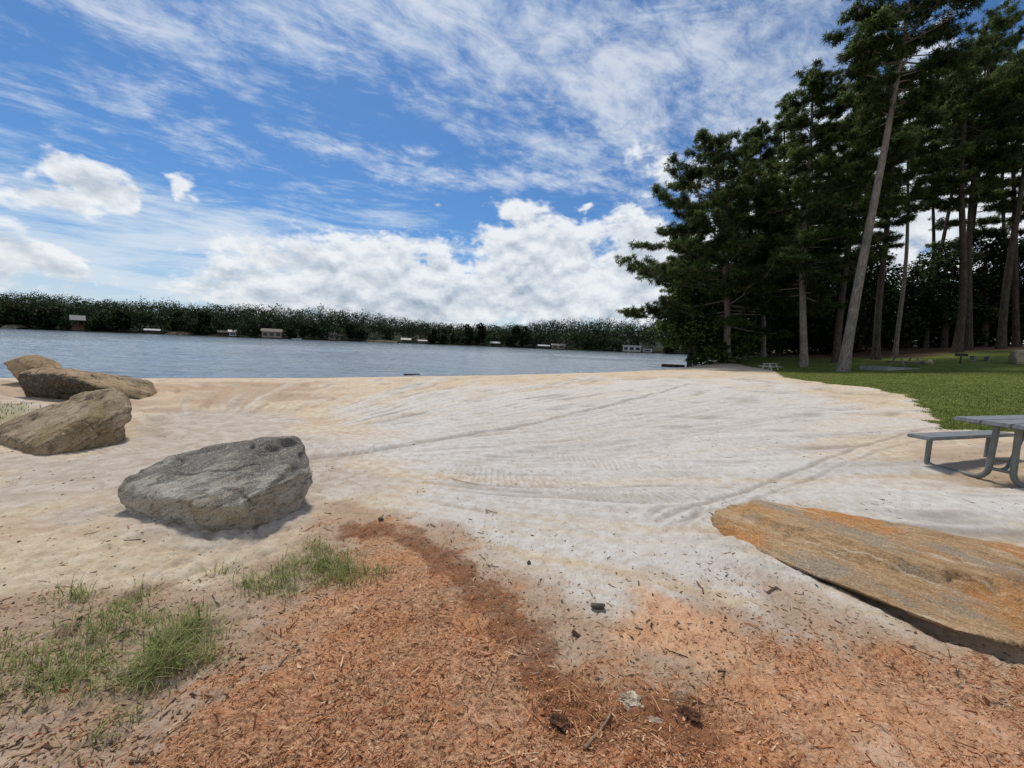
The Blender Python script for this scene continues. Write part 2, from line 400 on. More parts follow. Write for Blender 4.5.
def tread(line, w, depth, pitch=.085, dark=.32):
    d, s, a, L = polyline_d(fx, fy, line, .9)
    m = np.where(d < w)[0]; d, a, s = d[m], a[m], s[m]
    e = sstep(w, w * .8, d) * sstep(0, .5, a) * sstep(0, .5, L - a) * np.clip(.7 + .9 * fbm(a * .9, d * 3, 3., 3), 0, 1)
    ph = np.sin((a + .5 * d * s) * 2 * PI / pitch)
    dz[m] += .7 * e * (depth * sstep(-.3, .5, ph) - depth * .8)
    trk[m] = np.maximum(trk[m], e * dark * sstep(.2, -.4, ph))
tread(smooth_line([(440, 461), (500, 474), (570, 483), (640, 490), (720, 490), (790, 484)], .03), .24, .035)
tread(smooth_line([(540, 450), (600, 461), (660, 470), (740, 471)], .03), .22, .03)
tread(smooth_line([(280, 432), (330, 442), (380, 452)], .02), .24, .03)
tread(smooth_line([(40, 457), (90, 452), (150, 447), (190, 441)], 0), .2, .03)
tread(smooth_line([(560, 428), (640, 434), (730, 446), (820, 452)], .03), .2, .03)
tread(smooth_line([(700, 405), (760, 416), (830, 432), (900, 440)], .06), .2, .03)
tread(smooth_line([(880, 520), (960, 545), (1060, 560)], .1), .2, .025, .07)
tread(smooth_line([(790, 660), (880, 690), (990, 740)], 0), .16, .018, .05, .15)
tread(smooth_line([(830, 640), (920, 672), (1040, 720)], 0), .16, .018, .05, .15)
fset('white', wh); fset('track', np.clip(trk, 0, 1))
# sand banked against the boulders
for (cx, cy, rr, h) in [(-2.55, 3.5, 1.0, .06), (1.75, 3.2, .4, .05), (1.9, 3.0, .3, .03)]:
    dz += h * np.exp(-((fx - cx)**2 + (fy - cy)**2) / (rr * rr)) * (1 + .4 * fbm(fx * 5, fy * 5, 3., 3))
lipd, _, _, _ = polyline_d(fx, fy, np.array([at(x, y, .03)[:2] for x, y in [(800, 565), (860, 590), (905, 612), (950, 634), (1000, 652), (1080, 675)]]) + np.array([.06, .06]), .6)
dz -= .07 * np.exp(-(lipd / .11)**2) * (1 + .5 * fbm(fx * 6, fy * 6, 31., 3))
pale = np.zeros(len(front))
for (px, py, r) in [(765, 625, .22), (340, 494, .2), (638, 712, .0), (700, 560, .45), (290, 575, .2), (225, 610, .12), (450, 520, .4)]:
    if r: 
        c = at(px, py, 0); pale = np.maximum(pale, sstep(1.1, .5, np.hypot(fx - c[0], fy - c[1]) / r + .8 * fbm(fx * 6, fy * 6, 1., 4)))
fset('pale', pale)
GZ[front] += dz * sstep(-.2, .5, SD[front])
FZ = GZ.copy()
GRID = FZ.reshape(nr_, nt_)
def surf_z(x, y):                        # height of the finished sheet (nearest grid node, front only)
    x = np.asarray(x, float); y = np.asarray(y, float)
    r = np.hypot(x, y); t = np.arctan2(x, y)
    j = np.clip(np.round((t - th_fine[0]) / (th_fine[1] - th_fine[0])).astype(int), 0, 999)
    i = np.clip(np.searchsorted(RR, r), 1, nr_ - 1); f = (r - RR[i-1]) / (RR[i] - RR[i-1])
    return GRID[i-1, j] * (1 - f) + GRID[i, j] * f
def attr_at(k, x, y):
    r = np.hypot(x, y); t = np.arctan2(x, y)
    j = np.clip(np.round((t - th_fine[0]) / (th_fine[1] - th_fine[0])).astype(int), 0, 999)
    i = np.clip(np.searchsorted(RR, r), 1, nr_ - 1)
    return A[k].reshape(nr_, nt_)[i, j]

ii, jj = np.meshgrid(np.arange(nr_ - 1), np.arange(nt_), indexing='ij'); j2 = (jj + 1) % nt_
GF = np.stack([ii*nt_ + jj, (ii+1)*nt_ + jj, (ii+1)*nt_ + j2, ii*nt_ + j2], -1).reshape(-1, 4)[:, ::-1]
gme = np_mesh('ground', np.c_[GX, GY, GZ], GF, True)
for k, v in A.items():
    a = gme.attributes.new(k, 'FLOAT', 'POINT'); a.data.foreach_set('value', np.ascontiguousarray(v, np.float32))

def ground_material():
    m, nt, b = new_mat('beach_ground', rough=.95, spec=.15)
    co = objco(nt)
    def at_(k):
        n = nt.nodes.new('ShaderNodeAttribute'); n.attribute_name = k; return V(nt, n.outputs['Fac'])
    fine = n_noise(nt, co, 60, 5, .7); mid = n_noise(nt, co, 9, 6, .65); big = n_noise(nt, co, 1.1, 5, .6); speck = n_noise(nt, co, 28, 3, .6)
    fine2 = n_noise(nt, co, 85, 4, .75); blot = n_noise(nt, co, 4.5, 7, .7, .5)
    tan = n_mix(nt, mid.smooth(.3, .7), (.54, .415, .275), (.73, .61, .445))
    tan = n_mix(nt, big.smooth(.42, .72) * .55, tan, (.50, .33, .21))
    tan = n_mix(nt, blot.smooth(.5, .7) * .45, tan, (.70, .60, .47))
    tan = n_mix(nt, (at_('grey') + (mid - .5) * .5).smooth(.2, .9) * .8, tan, n_mix(nt, blot.smooth(.35, .65), (.42, .34, .27), (.60, .53, .45)))
    tan = n_mix(nt, (at_('clay') + (mid - .5) * .6 + (blot - .5) * 1.4).smooth(.25, 1.) * .62, tan, n_mix(nt, fine2.smooth(.3, .7), (.30, .185, .115), (.50, .34, .23)))
    white = n_mix(nt, mid.smooth(.3, .7), (.57, .51, .44), (.70, .665, .61))
    white = n_mix(nt, blot.smooth(.55, .75) * .5, white, (.50, .40, .31))
    c = n_mix(nt, (at_('white') + (mid - .5) * .7 + (blot - .5) * .6).smooth(.05, .95), tan, white)
    c = n_mix(nt, (at_('pale') * .9 + (blot - .5)).smooth(.2, .9) * .7, c, (.66, .60, .53))
    c = n_mix(nt, at_('track') * .6, c, (.22, .165, .12))
    dirt = n_mix(nt, fine2.smooth(.32, .68), (.27, .15, .085), (.56, .40, .27))
    dirt = n_mix(nt, blot.smooth(.4, .65) * .6, dirt, (.50, .38, .28))
    c = n_mix(nt, (at_('dirt') + (blot - .5) * .8 + (mid - .5) * .5).smooth(.25, .95) * .85, c, dirt)
    # dark specks of leaf litter in the sand
    c = n_mix(nt, speck.smooth(.62, .72) * .5, c, (.16, .10, .06))
    c = n_mix(nt, fine2.smooth(.55, .70) * .5, c, (.24, .165, .11))
    mu = n_mix(nt, n_noise(nt, n_map(nt, co, (1, 1.8, 1), (0, 0, .5)), 42, 7, .8, .6).smooth(.34, .66), (.16, .062, .028), (.74, .43, .24))
    mu = n_mix(nt, n_noise(nt, co, 3.2, 6, .65).smooth(.42, .68) * .55, mu, (.60, .25, .095))
    mu = n_mix(nt, big.smooth(.45, .7) * .45, mu, (.70, .45, .28))
    mu = n_mix(nt, speck.smooth(.60, .72) * .6, mu, (.06, .026, .014))
    ob = n_mix(nt, (fine2 * .6 + mid * .4).smooth(.35, .65), (.48, .21, .09), (.82, .52, .31))
    c = n_mix(nt, (at_('orange') + (blot - .5) * .7).smooth(.15, 1.) * .85, c, ob)
    fib = n_noise(nt, n_map(nt, co, (1, 3.2, 1), (0, 0, .75)), 13, 7, .75, 1.2)
    mu = n_mix(nt, fib.smooth(.50, .64) * .55, mu, (.13, .052, .022))
    mu = n_mix(nt, fib.smooth(.44, .34) * .6, mu, (.76, .51, .32))
    ob = n_mix(nt, fib.smooth(.52, .66) * .5, ob, (.28, .125, .06))
    ob = n_mix(nt, blot.smooth(.5, .64) * .6, ob, (.74, .58, .43))
    c = n_mix(nt, (at_('mulch') + (speck - .5) * .9 + (blot - .5) * 1.0 + (fib - .5) * .7).smooth(.15, .85), c, n_mix(nt, at_('orange') * .6, mu, ob))
    tr = n_mix(nt, (fine2 * .5 + fib * .5).smooth(.40, .60), (.075, .028, .015), (.30, .12, .055))
    c = n_mix(nt, (at_('trail') + (mid - .5) * .9 + (blot - .5) * 1.2 + (speck - .5) * .5).smooth(.3, .95) * .7, c, tr)
    gr = n_mix(nt, n_noise(nt, co, 2.2, 6, .7).smooth(.3, .7), (.07, .10, .018), (.15, .175, .038))
    gr = n_mix(nt, n_noise(nt, co, .5, 4, .6).smooth(.5, .75) * .5, gr, (.21, .18, .06))
    st = n_mix(nt, mid.smooth(.3, .7), (.075, .045, .028), (.15, .09, .05))
    gr = n_mix(nt, (at_('straw') + (n_noise(nt, co, .6, 5, .65) - .5) * 1.2).smooth(.3, .7), gr, st)
    c = n_mix(nt, (at_('lawn') + (fine - .5) * .7).smooth(.3, .7), c, gr)
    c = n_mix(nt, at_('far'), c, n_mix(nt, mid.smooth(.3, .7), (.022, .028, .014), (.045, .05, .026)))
    c = n_mix(nt, at_('wet') * .45, c, (.22, .16, .11))
    nt.links.new(c, b.inputs['Base Color'])
    h = fine * .5 + mid * .35 + n_noise(nt, co, 150, 2, .6) * .15
    nt.links.new(n_bump(nt, h, .9, .03), b.inputs['Normal'])
    return m
tag(link('ground', gme, ground_material()), kind='structure')

# ------------------------------------------------------------------ the lake
def lake_material():
    m, nt, b = new_mat('lake_water', (.17, .215, .245), .06, .5)
    b.inputs['IOR'].default_value = 1.33
    co = objco(nt)
    w1 = n_noise(nt, n_map(nt, co, (.55, 1.5, 1), (0, 0, .30)), 1.0, 5, .6, .5)
    w2 = n_noise(nt, n_map(nt, co, (1, 2.2, 1), (0, 0, .1)), 3.2, 4, .6, .3)
    w3 = n_noise(nt, n_map(nt, co, (.09, .30, 1), (0, 0, .25)), 1.0, 4, .6, .4)
    nt.links.new(n_bump(nt, w1 * 1.0 + w2 * .3 + w3 * 2.2, 1., .10), b.inputs['Normal'])
    b.inputs['Roughness'].default_value = .12
    return m
def build_lake():
    th = np.radians(np.linspace(-60, 34, 760)); th = np.concatenate([th, np.radians(np.linspace(34, 300, 60))[1:-1]])
    rr = np.concatenate([np.geomspace(11, 110, 520)[:-1], np.geomspace(110, 420, 130)[:-1], np.geomspace(420, 1500, 8)])
    x = (rr[:, None] * np.sin(th)).ravel(); y = (rr[:, None] * np.cos(th)).ravel(); r = np.repeat(rr, len(th))
    z = np.full(len(x), WATER)
    f = np.where((np.arctan2(x, y) < rad(34)) & (np.arctan2(x, y) > -rad(60)) & (r < 420))[0]
    a, b = x[f], y[f]; u, v = a * .94 + b * .34, b * .94 - a * .34
    calm = .35 + .65 * sstep(-.35, .45, fbm(a * .03, b * .07, 91., 3))
    z[f] += calm * ((.085 * noise3(u * .30, v * .80, 3.) + .055 * noise3(u * .75, v * 1.9, 9.)) + .018 * noise3(u * 2.2, v * 4.6, 13.)) * sstep(420, 240, r[f])
    n1, n2 = len(rr), len(th); I, J = np.meshgrid(np.arange(n1 - 1), np.arange(n2), indexing='ij'); J2 = (J + 1) % n2
    F = np.stack([I*n2 + J, (I+1)*n2 + J, (I+1)*n2 + J2, I*n2 + J2], -1).reshape(-1, 4)[:, ::-1]
    # keep only the part that lies over the lake basin
    cx, cy = x[F].mean(1), y[F].mean(1)
    keep = (cx > -1350) & (cx < 260) & (cy > -100) & (cy < 430) & ((cy > 8) | (cx < -20))
    tag(link('lake', np_mesh('lake', np.c_[x, y, z], F[keep], True), lake_material()), kind='structure')
build_lake()

# ------------------------------------------------------------------ boulders
def rock_material(name, cols, scale=1., strata=(0, 0, 1), lichen=None, lich_amt=.0, dark=None, bump=1., top_dark=None, face_shade=False, stretch=3., patch=None, streak=.75):
    m, nt, b = new_mat(name, cols[0], .88, .25)
    co = objco(nt)
    vx = Vector(strata).normalized(); q = Vector((0, 0, 1)).rotation_difference(vx).inverted().to_euler()
    lay = n_map(nt, n_map(nt, co, (1, 1, 1), tuple(q)), (1, 1, stretch))
    n1 = n_noise(nt, lay, 2.2 * scale, 8, .7, .6); n2 = n_noise(nt, co, 1.6 * scale, 6, .62); n3 = n_noise(nt, co, 14 * scale, 6, .75)
    n4 = n_noise(nt, lay, 9 * scale, 6, .7)
    c = n_mix(nt, n1.smooth(.32, .68), cols[0], cols[1])
    c = n_mix(nt, n2.smooth(.48, .66), c, cols[2])
    c = n_mix(nt, n4.smooth(.50, .64) * streak, c, tuple(v * .3 for v in cols[0]))
    if dark: c = n_mix(nt, (n2 * .6 + n3 * .4).smooth(.46, .58) * .85, c, dark)
    if lichen: c = n_mix(nt, (n_noise(nt, co, 3.3 * scale, 7, .7) * .75 + n3 * .25).smooth(.62 - lich_amt, .66 - lich_amt + .03), c, lichen)
    if top_dark or face_shade:            # old black lichen crust up top; shade painted into front, down-turned faces
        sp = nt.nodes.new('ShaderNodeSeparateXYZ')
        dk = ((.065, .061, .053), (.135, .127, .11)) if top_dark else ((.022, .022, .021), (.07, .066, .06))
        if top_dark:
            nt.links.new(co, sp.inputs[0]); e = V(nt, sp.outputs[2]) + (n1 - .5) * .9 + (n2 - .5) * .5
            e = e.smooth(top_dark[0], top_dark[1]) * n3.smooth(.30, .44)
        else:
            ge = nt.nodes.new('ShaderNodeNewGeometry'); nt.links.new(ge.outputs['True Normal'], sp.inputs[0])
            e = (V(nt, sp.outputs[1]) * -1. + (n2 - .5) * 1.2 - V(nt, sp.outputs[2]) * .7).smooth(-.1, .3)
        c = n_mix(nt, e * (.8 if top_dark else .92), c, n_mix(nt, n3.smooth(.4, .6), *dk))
    c = n_mix(nt, n3.smooth(.58, .72) * .5, c, tuple(min(1, v * 1.7) for v in cols[1]))
    if patch:                             # weathered areas and bright bands
        c = n_mix(nt, n_noise(nt, n_map(nt, lay, (1, 1, .45), (0, 0, 0), (3, 7, 1)), 1.5, 6, .65).smooth(.50, .62) * .8, c, patch[0])
        c = n_mix(nt, n_noise(nt, n_map(nt, lay, (.7, .7, 1), (0, 0, 0), (9, 2, 5)), 3.2, 7, .7).smooth(.56, .66) * .75, c, patch[1])
    gr_ = n_noise(nt, co, 70 * scale, 3, .8)                       # mineral grain
    c = n_mix(nt, gr_.smooth(.52, .68) * .45, c, tuple(min(1, v * 1.6) for v in cols[1]))
    c = n_mix(nt, gr_.smooth(.48, .34) * .45, c, tuple(v * .35 for v in cols[0]))
    nt.links.new(c, b.inputs['Base Color'])
    bp = n_bump(nt, n1 * .6 + n4 * .5 + n3 * .5, .9 * bump, .04)
    nt.links.new(n_bump(nt, n_noise(nt, co, 45 * scale, 5, .75), .7, .015, bp), b.inputs['Normal'])
    return m
def make_rock(name, pts, mat, voxel=.03, amp=.03, strata=(0, 0, 1), seed=0, label='', group=None, facet=.0, cat='boulder', cracks=.02, freq=1., facets=26, layer=1., fcl=.05, shrink=1., sm_it=1):
    pts = np.array(pts, float); c = pts.mean(0); c[2] = pts[:, 2].min()
    bm = bmesh.new()
    for p in pts - c: bm.verts.new(p)
    bmesh.ops.convex_hull(bm, input=bm.verts)
    bmesh.ops.delete(bm, geom=[v for v in bm.verts if not v.link_faces], context='VERTS')
    me = bpy.data.meshes.new(name); bm.to_mesh(me); bm.free()
    o = bpy.data.objects.new(name, me); COL.objects.link(o)
    md = o.modifiers.new('r', 'REMESH'); md.mode = 'VOXEL'; md.voxel_size = voxel
    sm = o.modifiers.new('s', 'SMOOTH'); sm.factor = .5; sm.iterations = sm_it
    ev = o.evaluated_get(bpy.context.evaluated_depsgraph_get())
    me2 = bpy.data.meshes.new_from_object(ev); o.modifiers.clear(); o.data = me2; bpy.data.meshes.remove(me)
    me2.name = name
    n = len(me2.vertices); co = np.empty(n * 3, np.float32); me2.vertices.foreach_get('co', co); co = co.reshape(-1, 3).astype(float)
    no = np.empty(n * 3, np.float32); me2.vertices.foreach_get('normal', no); no = no.reshape(-1, 3)
    sv = np.array(strata, float); sv /= np.linalg.norm(sv)
    k = freq / max(.4, np.ptp(pts[:, 0]))
    x, y, z = (co + seed * 3.7).T
    rs = np.random.RandomState(seed)
    big = fbm(x * 2.2 * k, y * 2.2 * k, z * 2.2 * k, 3)
    co = co + no * (amp * 1.3 * big)[:, None]
    w3 = np.stack([fbm(x * 5 * k, y * 5 * k, z * 5 * k + o_, 3) for o_ in (0, 11, 23)], 1) * .10 / k
    for nf, st in ((int(facets), .75), (int(facets * 5), .55)):       # broken faces: flatten each cell onto its own plane
        idx = rs.choice(n, min(n, nf), replace=False); fp, fn_ = co[idx], no[idx]
        cw = co + w3
        D_ = ((cw[:, None, :] - fp[None]) ** 2).sum(2) + (2 - 2 * no @ fn_.T) * (.22 / k)**2; ci = D_.argmin(1)
        co = co - fn_[ci] * np.clip(((co - fp[ci]) * fn_[ci]).sum(1) * st, -fcl / k, fcl / k)[:, None]
    ed = np.empty(len(me2.edges) * 2, np.int32); me2.edges.foreach_get('vertices', ed); ed = ed.reshape(-1, 2)
    for _ in range(2 if sm_it else 1):                                             # no torn slivers along the breaks
        acc = np.zeros_like(co); cnt = np.zeros(n)
        for a_, b_ in ((0, 1), (1, 0)):
            np.add.at(acc, ed[:, a_], co[ed[:, b_]]); np.add.at(cnt, ed[:, a_], 1)
        co = .45 * co + .55 * acc / np.maximum(cnt, 1)[:, None]
    co[:, :2] *= shrink
    x, y, z = (co + seed * 3.7).T; s = co @ sv
    warp = fbm(x * 3 * k, y * 3 * k, z * 3 * k + 5, 3) * .12 / k
    lay = noise3((s + .25 * warp) * 16 * k, 0 * s + seed, (x + y) * 1.2 * k)
    lay2 = noise3((s + .2 * warp) * 42 * k, 0 * s + seed, (x - y) * 2 * k)
    crack = np.exp(-(np.abs(noise3(x * 2.2 * k + 9, y * 2.2 * k, z * 3.4 * k) + .12 * fbm(x * 9 * k, y * 9 * k, z * 9 * k, 2)) / .022)**2)
    fine = fbm(x * 20 * k, y * 20 * k, z * 20 * k, 4)
    d = amp * (.45 * np.sign(lay) * np.abs(lay)**.6 + .22 * lay2 + .30 * fine) * layer - cracks * crack
    co = co + no * d[:, None]
    me2.vertices.foreach_set('co', co.astype(np.float32).ravel()); me2.update()
    me2.polygons.foreach_set('use_smooth', np.ones(len(me2.polygons), bool))
    o.location = c; me2.materials.clear(); me2.materials.append(mat)
    return tag(o, label, cat, group)
def drop(pts, z=-.18, inset=.1):         # buried copies of the low points
    pts = [np.array(p, float) for p in pts]; c = np.mean(pts, 0); out = list(pts)
    for p in pts:
        q = p + (c - p) * inset; q[2] = z; out.append(q)
    return out
M_R1 = rock_material('grey_boulder', [(.36, .325, .26), (.60, .55, .46), (.42, .335, .225)], 1.3, (-.42, .1, .9), (.065, .06, .053), .015, None, 1.1, top_dark=(.42, .56))
M_SLAB = rock_material('ochre_slab', [(.40, .235, .11), (.63, .425, .23), (.62, .27, .08)], 1.1, (.72, .66, .25), (.70, .64, .54), .012, None, 1.2, stretch=5., patch=((.36, .31, .235), (.76, .65, .48)), streak=.4)
M_R3 = rock_material('olive_boulder', [(.25, .185, .11), (.47, .37, .245), (.26, .195, .09)], .8, (-.45, -.35, .8), (.07, .06, .05), .02, None, 1.1)
M_R4 = rock_material('brown_boulder', [(.30, .19, .10), (.43, .31, .19), (.22, .18, .10)], .6, (.1, -.6, .8), (.05, .047, .045), .0, None, 1.1, face_shade=True)
M_R5 = rock_material('tan_boulder', [(.32, .22, .12), (.45, .33, .20), (.25, .19, .11)], .7, (.4, -.5, .75), (.07, .06, .05), .0, None, 1.)
M_PALE = rock_material('pale_boulder', [(.36, .29, .19), (.45, .37, .26), (.34, .27, .19)], 1.2)
r1 = drop([P(138, 514, 3.2), P(170, 525, 3.12), P(215, 527, 3.12), P(258, 522, 3.18), P(298, 503, 3.4)], -.15, .12) + [
    P(116, 497, 3.32), P(122, 483, 3.4), P(145, 468, 3.55), P(185, 503, 3.02), P(235, 505, 3.0), P(262, 490, 3.1), P(317, 482, 3.62), P(309, 459, 3.75),
    P(305, 440, 3.85), P(298, 438, 3.95), P(250, 441, 3.85), P(215, 449, 3.85), P(180, 455, 3.9), P(160, 464, 3.75)] + [
    np.array([-2.55, 4.4, .35]), np.array([-2.95, 4.3, .25]), np.array([-2.5, 4.3, -.1]), np.array([-3.2, 4.1, -.1])]
make_rock('boulder', r1, M_R1, .016, .022, (-.42, .1, .9), 3, 'dark grey weathered boulder alone on tan sand, nearest on the left', None, cracks=.022, facets=18, shrink=.965)
slab = [at(717, 530, .03), at(760, 551, .04), at(810, 573, .05), at(860, 590, .06), at(905, 608, .06), at(950, 626, .07), at(992, 635, .07), at(1080, 652, .08), at(1170, 652, .1)]
front_lip = list(slab)
slab += [P(714, 512, 3.5), P(719, 504, 3.68), P(760, 501, 3.72), P(840, 513, 3.44), P(930, 531, 3.15), P(1024, 554, 2.85), P(1150, 572, 2.8), P(1230, 610, 2.5)]
slab += [P(757, 529, 3.2), P(808, 540, 2.98), P(867, 558, 2.72), P(913, 584, 2.5), P(950, 602, 2.35), P(990, 620, 2.22), P(1070, 645, 2.05)]
slab += [p + np.array([.16, .26, -.16]) for p in front_lip[1:8]] + [np.array([2.3, 3.5, -.1]), np.array([3.6, 2.9, -.1]), np.array([3.9, 2.2, -.1]), np.array([4.3, 2.7, -.1])]
make_rock('slab_boulder', slab, M_SLAB, .016, .012, (.72, .66, .25), 11, 'long flat ochre rock slab with a raised front lip, at the right foreground', None, cracks=.008, freq=1.6, facets=30, layer=1.8, fcl=.026, sm_it=0)
r3 = drop([P(4, 441, 5.25), P(22, 452, 5.0), P(58, 450, 4.95), P(96, 439, 5.2), P(119, 425, 5.5)], -.15) + [
    P(2, 430, 5.45), P(22, 417, 5.75), P(60, 402, 5.9), P(90, 395, 6.0), P(117, 392, 6.0), P(126, 407, 5.75), P(124, 418, 5.6), P(45, 440, 4.9), P(82, 420, 5.15), P(104, 402, 5.6)] + [
    np.array([-7.6, 6.9, .3]), np.array([-7.0, 7.0, .4]), np.array([-7.8, 6.8, -.1]), np.array([-7.0, 6.9, -.1])]
make_rock('boulder', r3, M_R3, .026, .03, (-.45, -.35, .8), 5, 'olive tan wedge boulder leaning in front of the two other boulders', 'boulders piled at the left', cracks=.03, facets=16, layer=1.4)
r4 = drop([P(34, 402, 9.3), P(60, 403, 9.2), P(92, 402, 9.2), P(122, 403, 9.4), P(141, 399, 9.7)], -.25, .05) + [
    P(16, 374, 9.1), P(22, 386, 9.05), P(40, 368, 9.3), P(62, 369, 9.5), P(85, 373, 9.5), P(106, 381, 9.5), P(143, 392, 9.9), P(58, 379, 8.8), P(90, 384, 8.9)] + [
    np.array([-11.5, 10.8, .4]), np.array([-10.2, 11, .2]), np.array([-11.6, 10.8, -.2]), np.array([-9.6, 10.6, -.2])]
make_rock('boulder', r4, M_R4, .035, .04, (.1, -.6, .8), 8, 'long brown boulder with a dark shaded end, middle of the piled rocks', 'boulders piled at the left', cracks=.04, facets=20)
r5 = [P(4, 363, 11.5), P(14, 358, 11.5), P(32, 355, 11.6), P(46, 357, 11.8), P(60, 366, 11.9), P(57, 373, 11.5), P(17, 376, 11.3), P(10, 370, 11.3), P(30, 372, 11.2),
      P(28, 390, 11.5), P(62, 388, 11.6), P(60, 380, 12.6), P(20, 370, 12.5), P(30, 392, 12.4)]
make_rock('boulder', r5, M_R5, .04, .04, (.1, -.6, .8), 15, 'small tan boulder with a pointed tip, rearmost of the piled rocks by the water', 'boulders piled at the left')
def small_rock(px, py, w, h, mat, label, Y=None, seed=1, cat='stone', group=None, flat=.8, name='stone'):
    p = P(px, py, Y) if Y else at(px, py, 0.)
    x, y = p[0], p[1]; z = gz(x, y) if math.hypot(x, y) > 40 or abs(x) > 1.9 * y else float(surf_z(x, y))
    rs = np.random.RandomState(seed); pts = []
    for _ in range(16):
        v = rs.normal(size=3); v /= np.linalg.norm(v); pts.append((x + v[0] * w / 2, y + v[1] * w / 2 * flat, z + h * .38 + v[2] * h * .62))
    return make_rock(name, pts, mat, max(w / 28, .003), w * .035, (0, .2, 1), seed, label, group, cat=cat, cracks=.0)
M_DARKST = rock_material('dark_stone', [(.15, .135, .11), (.27, .245, .20), (.18, .15, .11)], 8)
small_rock(598, 608, .105, .05, M_DARKST, 'small dark stone with a pale top lying on the sand before the mulch', seed=4, flat=.6)
small_rock(529, 562, .035, .028, M_DARKST, 'tiny round dark stone on pale sand beyond the red mulch', seed=9)
small_rock(120, 376, .7, .25, M_DARKST, 'small low stone at the water edge behind the piled boulders', seed=6)
small_rock(381, 520, .06, .035, M_DARKST, 'small dark clod at the tip of the red mulch trail', seed=12)

# ------------------------------------------------------------------ scattered ground matter
def chips(name, x, y, ln, wd, th, mat, lift=0., tilt=.35, seed=0, align=None):
    rs = np.random.RandomState(seed); n = len(x)
    yaw = rs.uniform(0, 2*PI, n) if align is None else rs.normal(align, .5, n)
    pit = rs.normal(0, tilt, n); rol = rs.normal(0, tilt * 1.5, n)
    cz = surf_z(x, y) + lift + th * .5 + np.abs(np.sin(pit)) * ln * .28
    ax = np.stack([np.cos(yaw) * np.cos(pit), np.sin(yaw) * np.cos(pit), np.sin(pit)], 1)
    side = np.stack([-np.sin(yaw), np.cos(yaw), 0 * yaw], 1); upv = np.cross(ax, side)
    s2 = side * np.cos(rol)[:, None] + upv * np.sin(rol)[:, None]; u2 = np.cross(ax, s2)
    C = np.stack([x, y, cz], 1); Vv = []
    tp = rs.uniform(.25, 1., n)
    for (a, bb, cc) in [(-1,-1,-1),(1,-1,-1),(1,1,-1),(-1,1,-1),(-1,-1,1),(1,-1,1),(1,1,1),(-1,1,1)]:
        w = wd * (tp if a > 0 else 1.) * .5
        Vv.append(C + ax * (a * ln * .5)[:, None] + s2 * (bb * w)[:, None] + u2 * (cc * th * .5)[:, None])
    Vv = np.stack(Vv, 1).reshape(-1, 3)
    q = np.array([(0,3,2,1),(4,5,6,7),(0,1,5,4),(1,2,6,5),(2,3,7,6),(3,0,4,7)])
    F = (np.arange(n)[:, None, None] * 8 + q[None]).reshape(-1, 4)
    return link(name, np_mesh(name, Vv, F, False), mat)
def island_mat(name, ramp, rough=.85, spec=.2, nscale=None, iw=.55):
    m, nt, b = new_mat(name, ramp[0][1], rough, spec)
    g = nt.nodes.new('ShaderNodeNewGeometry')
    r = nt.nodes.new('ShaderNodeValToRGB'); el = r.color_ramp.elements
    while len(el) < len(ramp): el.new(.5)
    for e, (p, c) in zip(el, ramp): e.position = p; e.color = (*c, 1)
    fac = V(nt, g.outputs['Random Per Island'])
    if nscale:
        n = n_noise(nt, objco(nt), nscale, 4, .6); fac = (fac * iw + (n - .5) * 1.5 + .5 - iw * .5).clamp()
    nt.links.new(fac.s, r.inputs['Fac']); nt.links.new(r.outputs['Color'], b.inputs['Base Color'])
    return m, nt, b
M_CHIP = island_mat('wood_chips', [(0, (.10, .037, .016)), (.2, (.26, .095, .038)), (.5, (.45, .20, .093)), (.85, (.60, .33, .175)), (1, (.72, .52, .34))], .9, .1)[0]
rs = np.random.RandomState(3)
def scatter_px(n, x0, x1, y0, y1):
    u = rs.uniform(x0, x1, n); v = rs.uniform(y0, y1, n)
    d = FW[None] + RT[None] * ((u - 512) / FPX)[:, None] + UP[None] * ((384 - v) / FPX)[:, None]
    t = -EYE[2] / d[:, 2]; return (EYE[None] + d * t[:, None])
pp = scatter_px(150000, -60, 1120, 515, 860); pp = pp[np.abs(pp[:, 0]) < 4.5]
mk = attr_at('mulch', pp[:, 0], pp[:, 1]); og = attr_at('orange', pp[:, 0], pp[:, 1])
cl = .5 + .9 * fbm(pp[:, 0] * 2.3, pp[:, 1] * 2.3, 21., 3)
trl = attr_at('trail', pp[:, 0], pp[:, 1]); drt = attr_at('dirt', pp[:, 0], pp[:, 1])
keep = rs.rand(len(pp)) < np.clip(np.maximum(np.maximum(mk**1.3 * (1 - .6 * og), .6 * trl), .07 * drt) * np.clip(cl, .2, 1) * .8, 0, 1)
pc = pp[keep]; n = len(pc)
tag(chips('mulch_chips', pc[:, 0], pc[:, 1], rs.lognormal(math.log(.012), .75, n), rs.lognormal(math.log(.0032), .55, n), rs.uniform(.001, .003, n), M_CHIP, -.001, .35, 5),
    'shredded reddish brown wood mulch strewn over the foreground', 'mulch', kind='stuff')
pp = scatter_px(34000, -40, 1060, 384, 790); pp = pp[np.abs(pp[:, 0]) < 16]
mk = attr_at('mulch', pp[:, 0], pp[:, 1]); lw = attr_at('lawn', pp[:, 0], pp[:, 1])
dd = np.hypot(pp[:, 0], pp[:, 1])
cl = fbm(pp[:, 0] * 1.1, pp[:, 1] * 1.1, 31., 4)
keep = (rs.rand(len(pp)) < .05 + .38 * sstep(.05, .6, cl) + .28 * attr_at('dirt', pp[:, 0], pp[:, 1])) & (mk < .7) & (lw < .4) & (dd < 14) & (rs.rand(len(pp)) < np.clip(4.2 / dd, .14, 1))
pc = pp[keep]; n = len(pc); big_ = 1 + .07 * dd[keep]
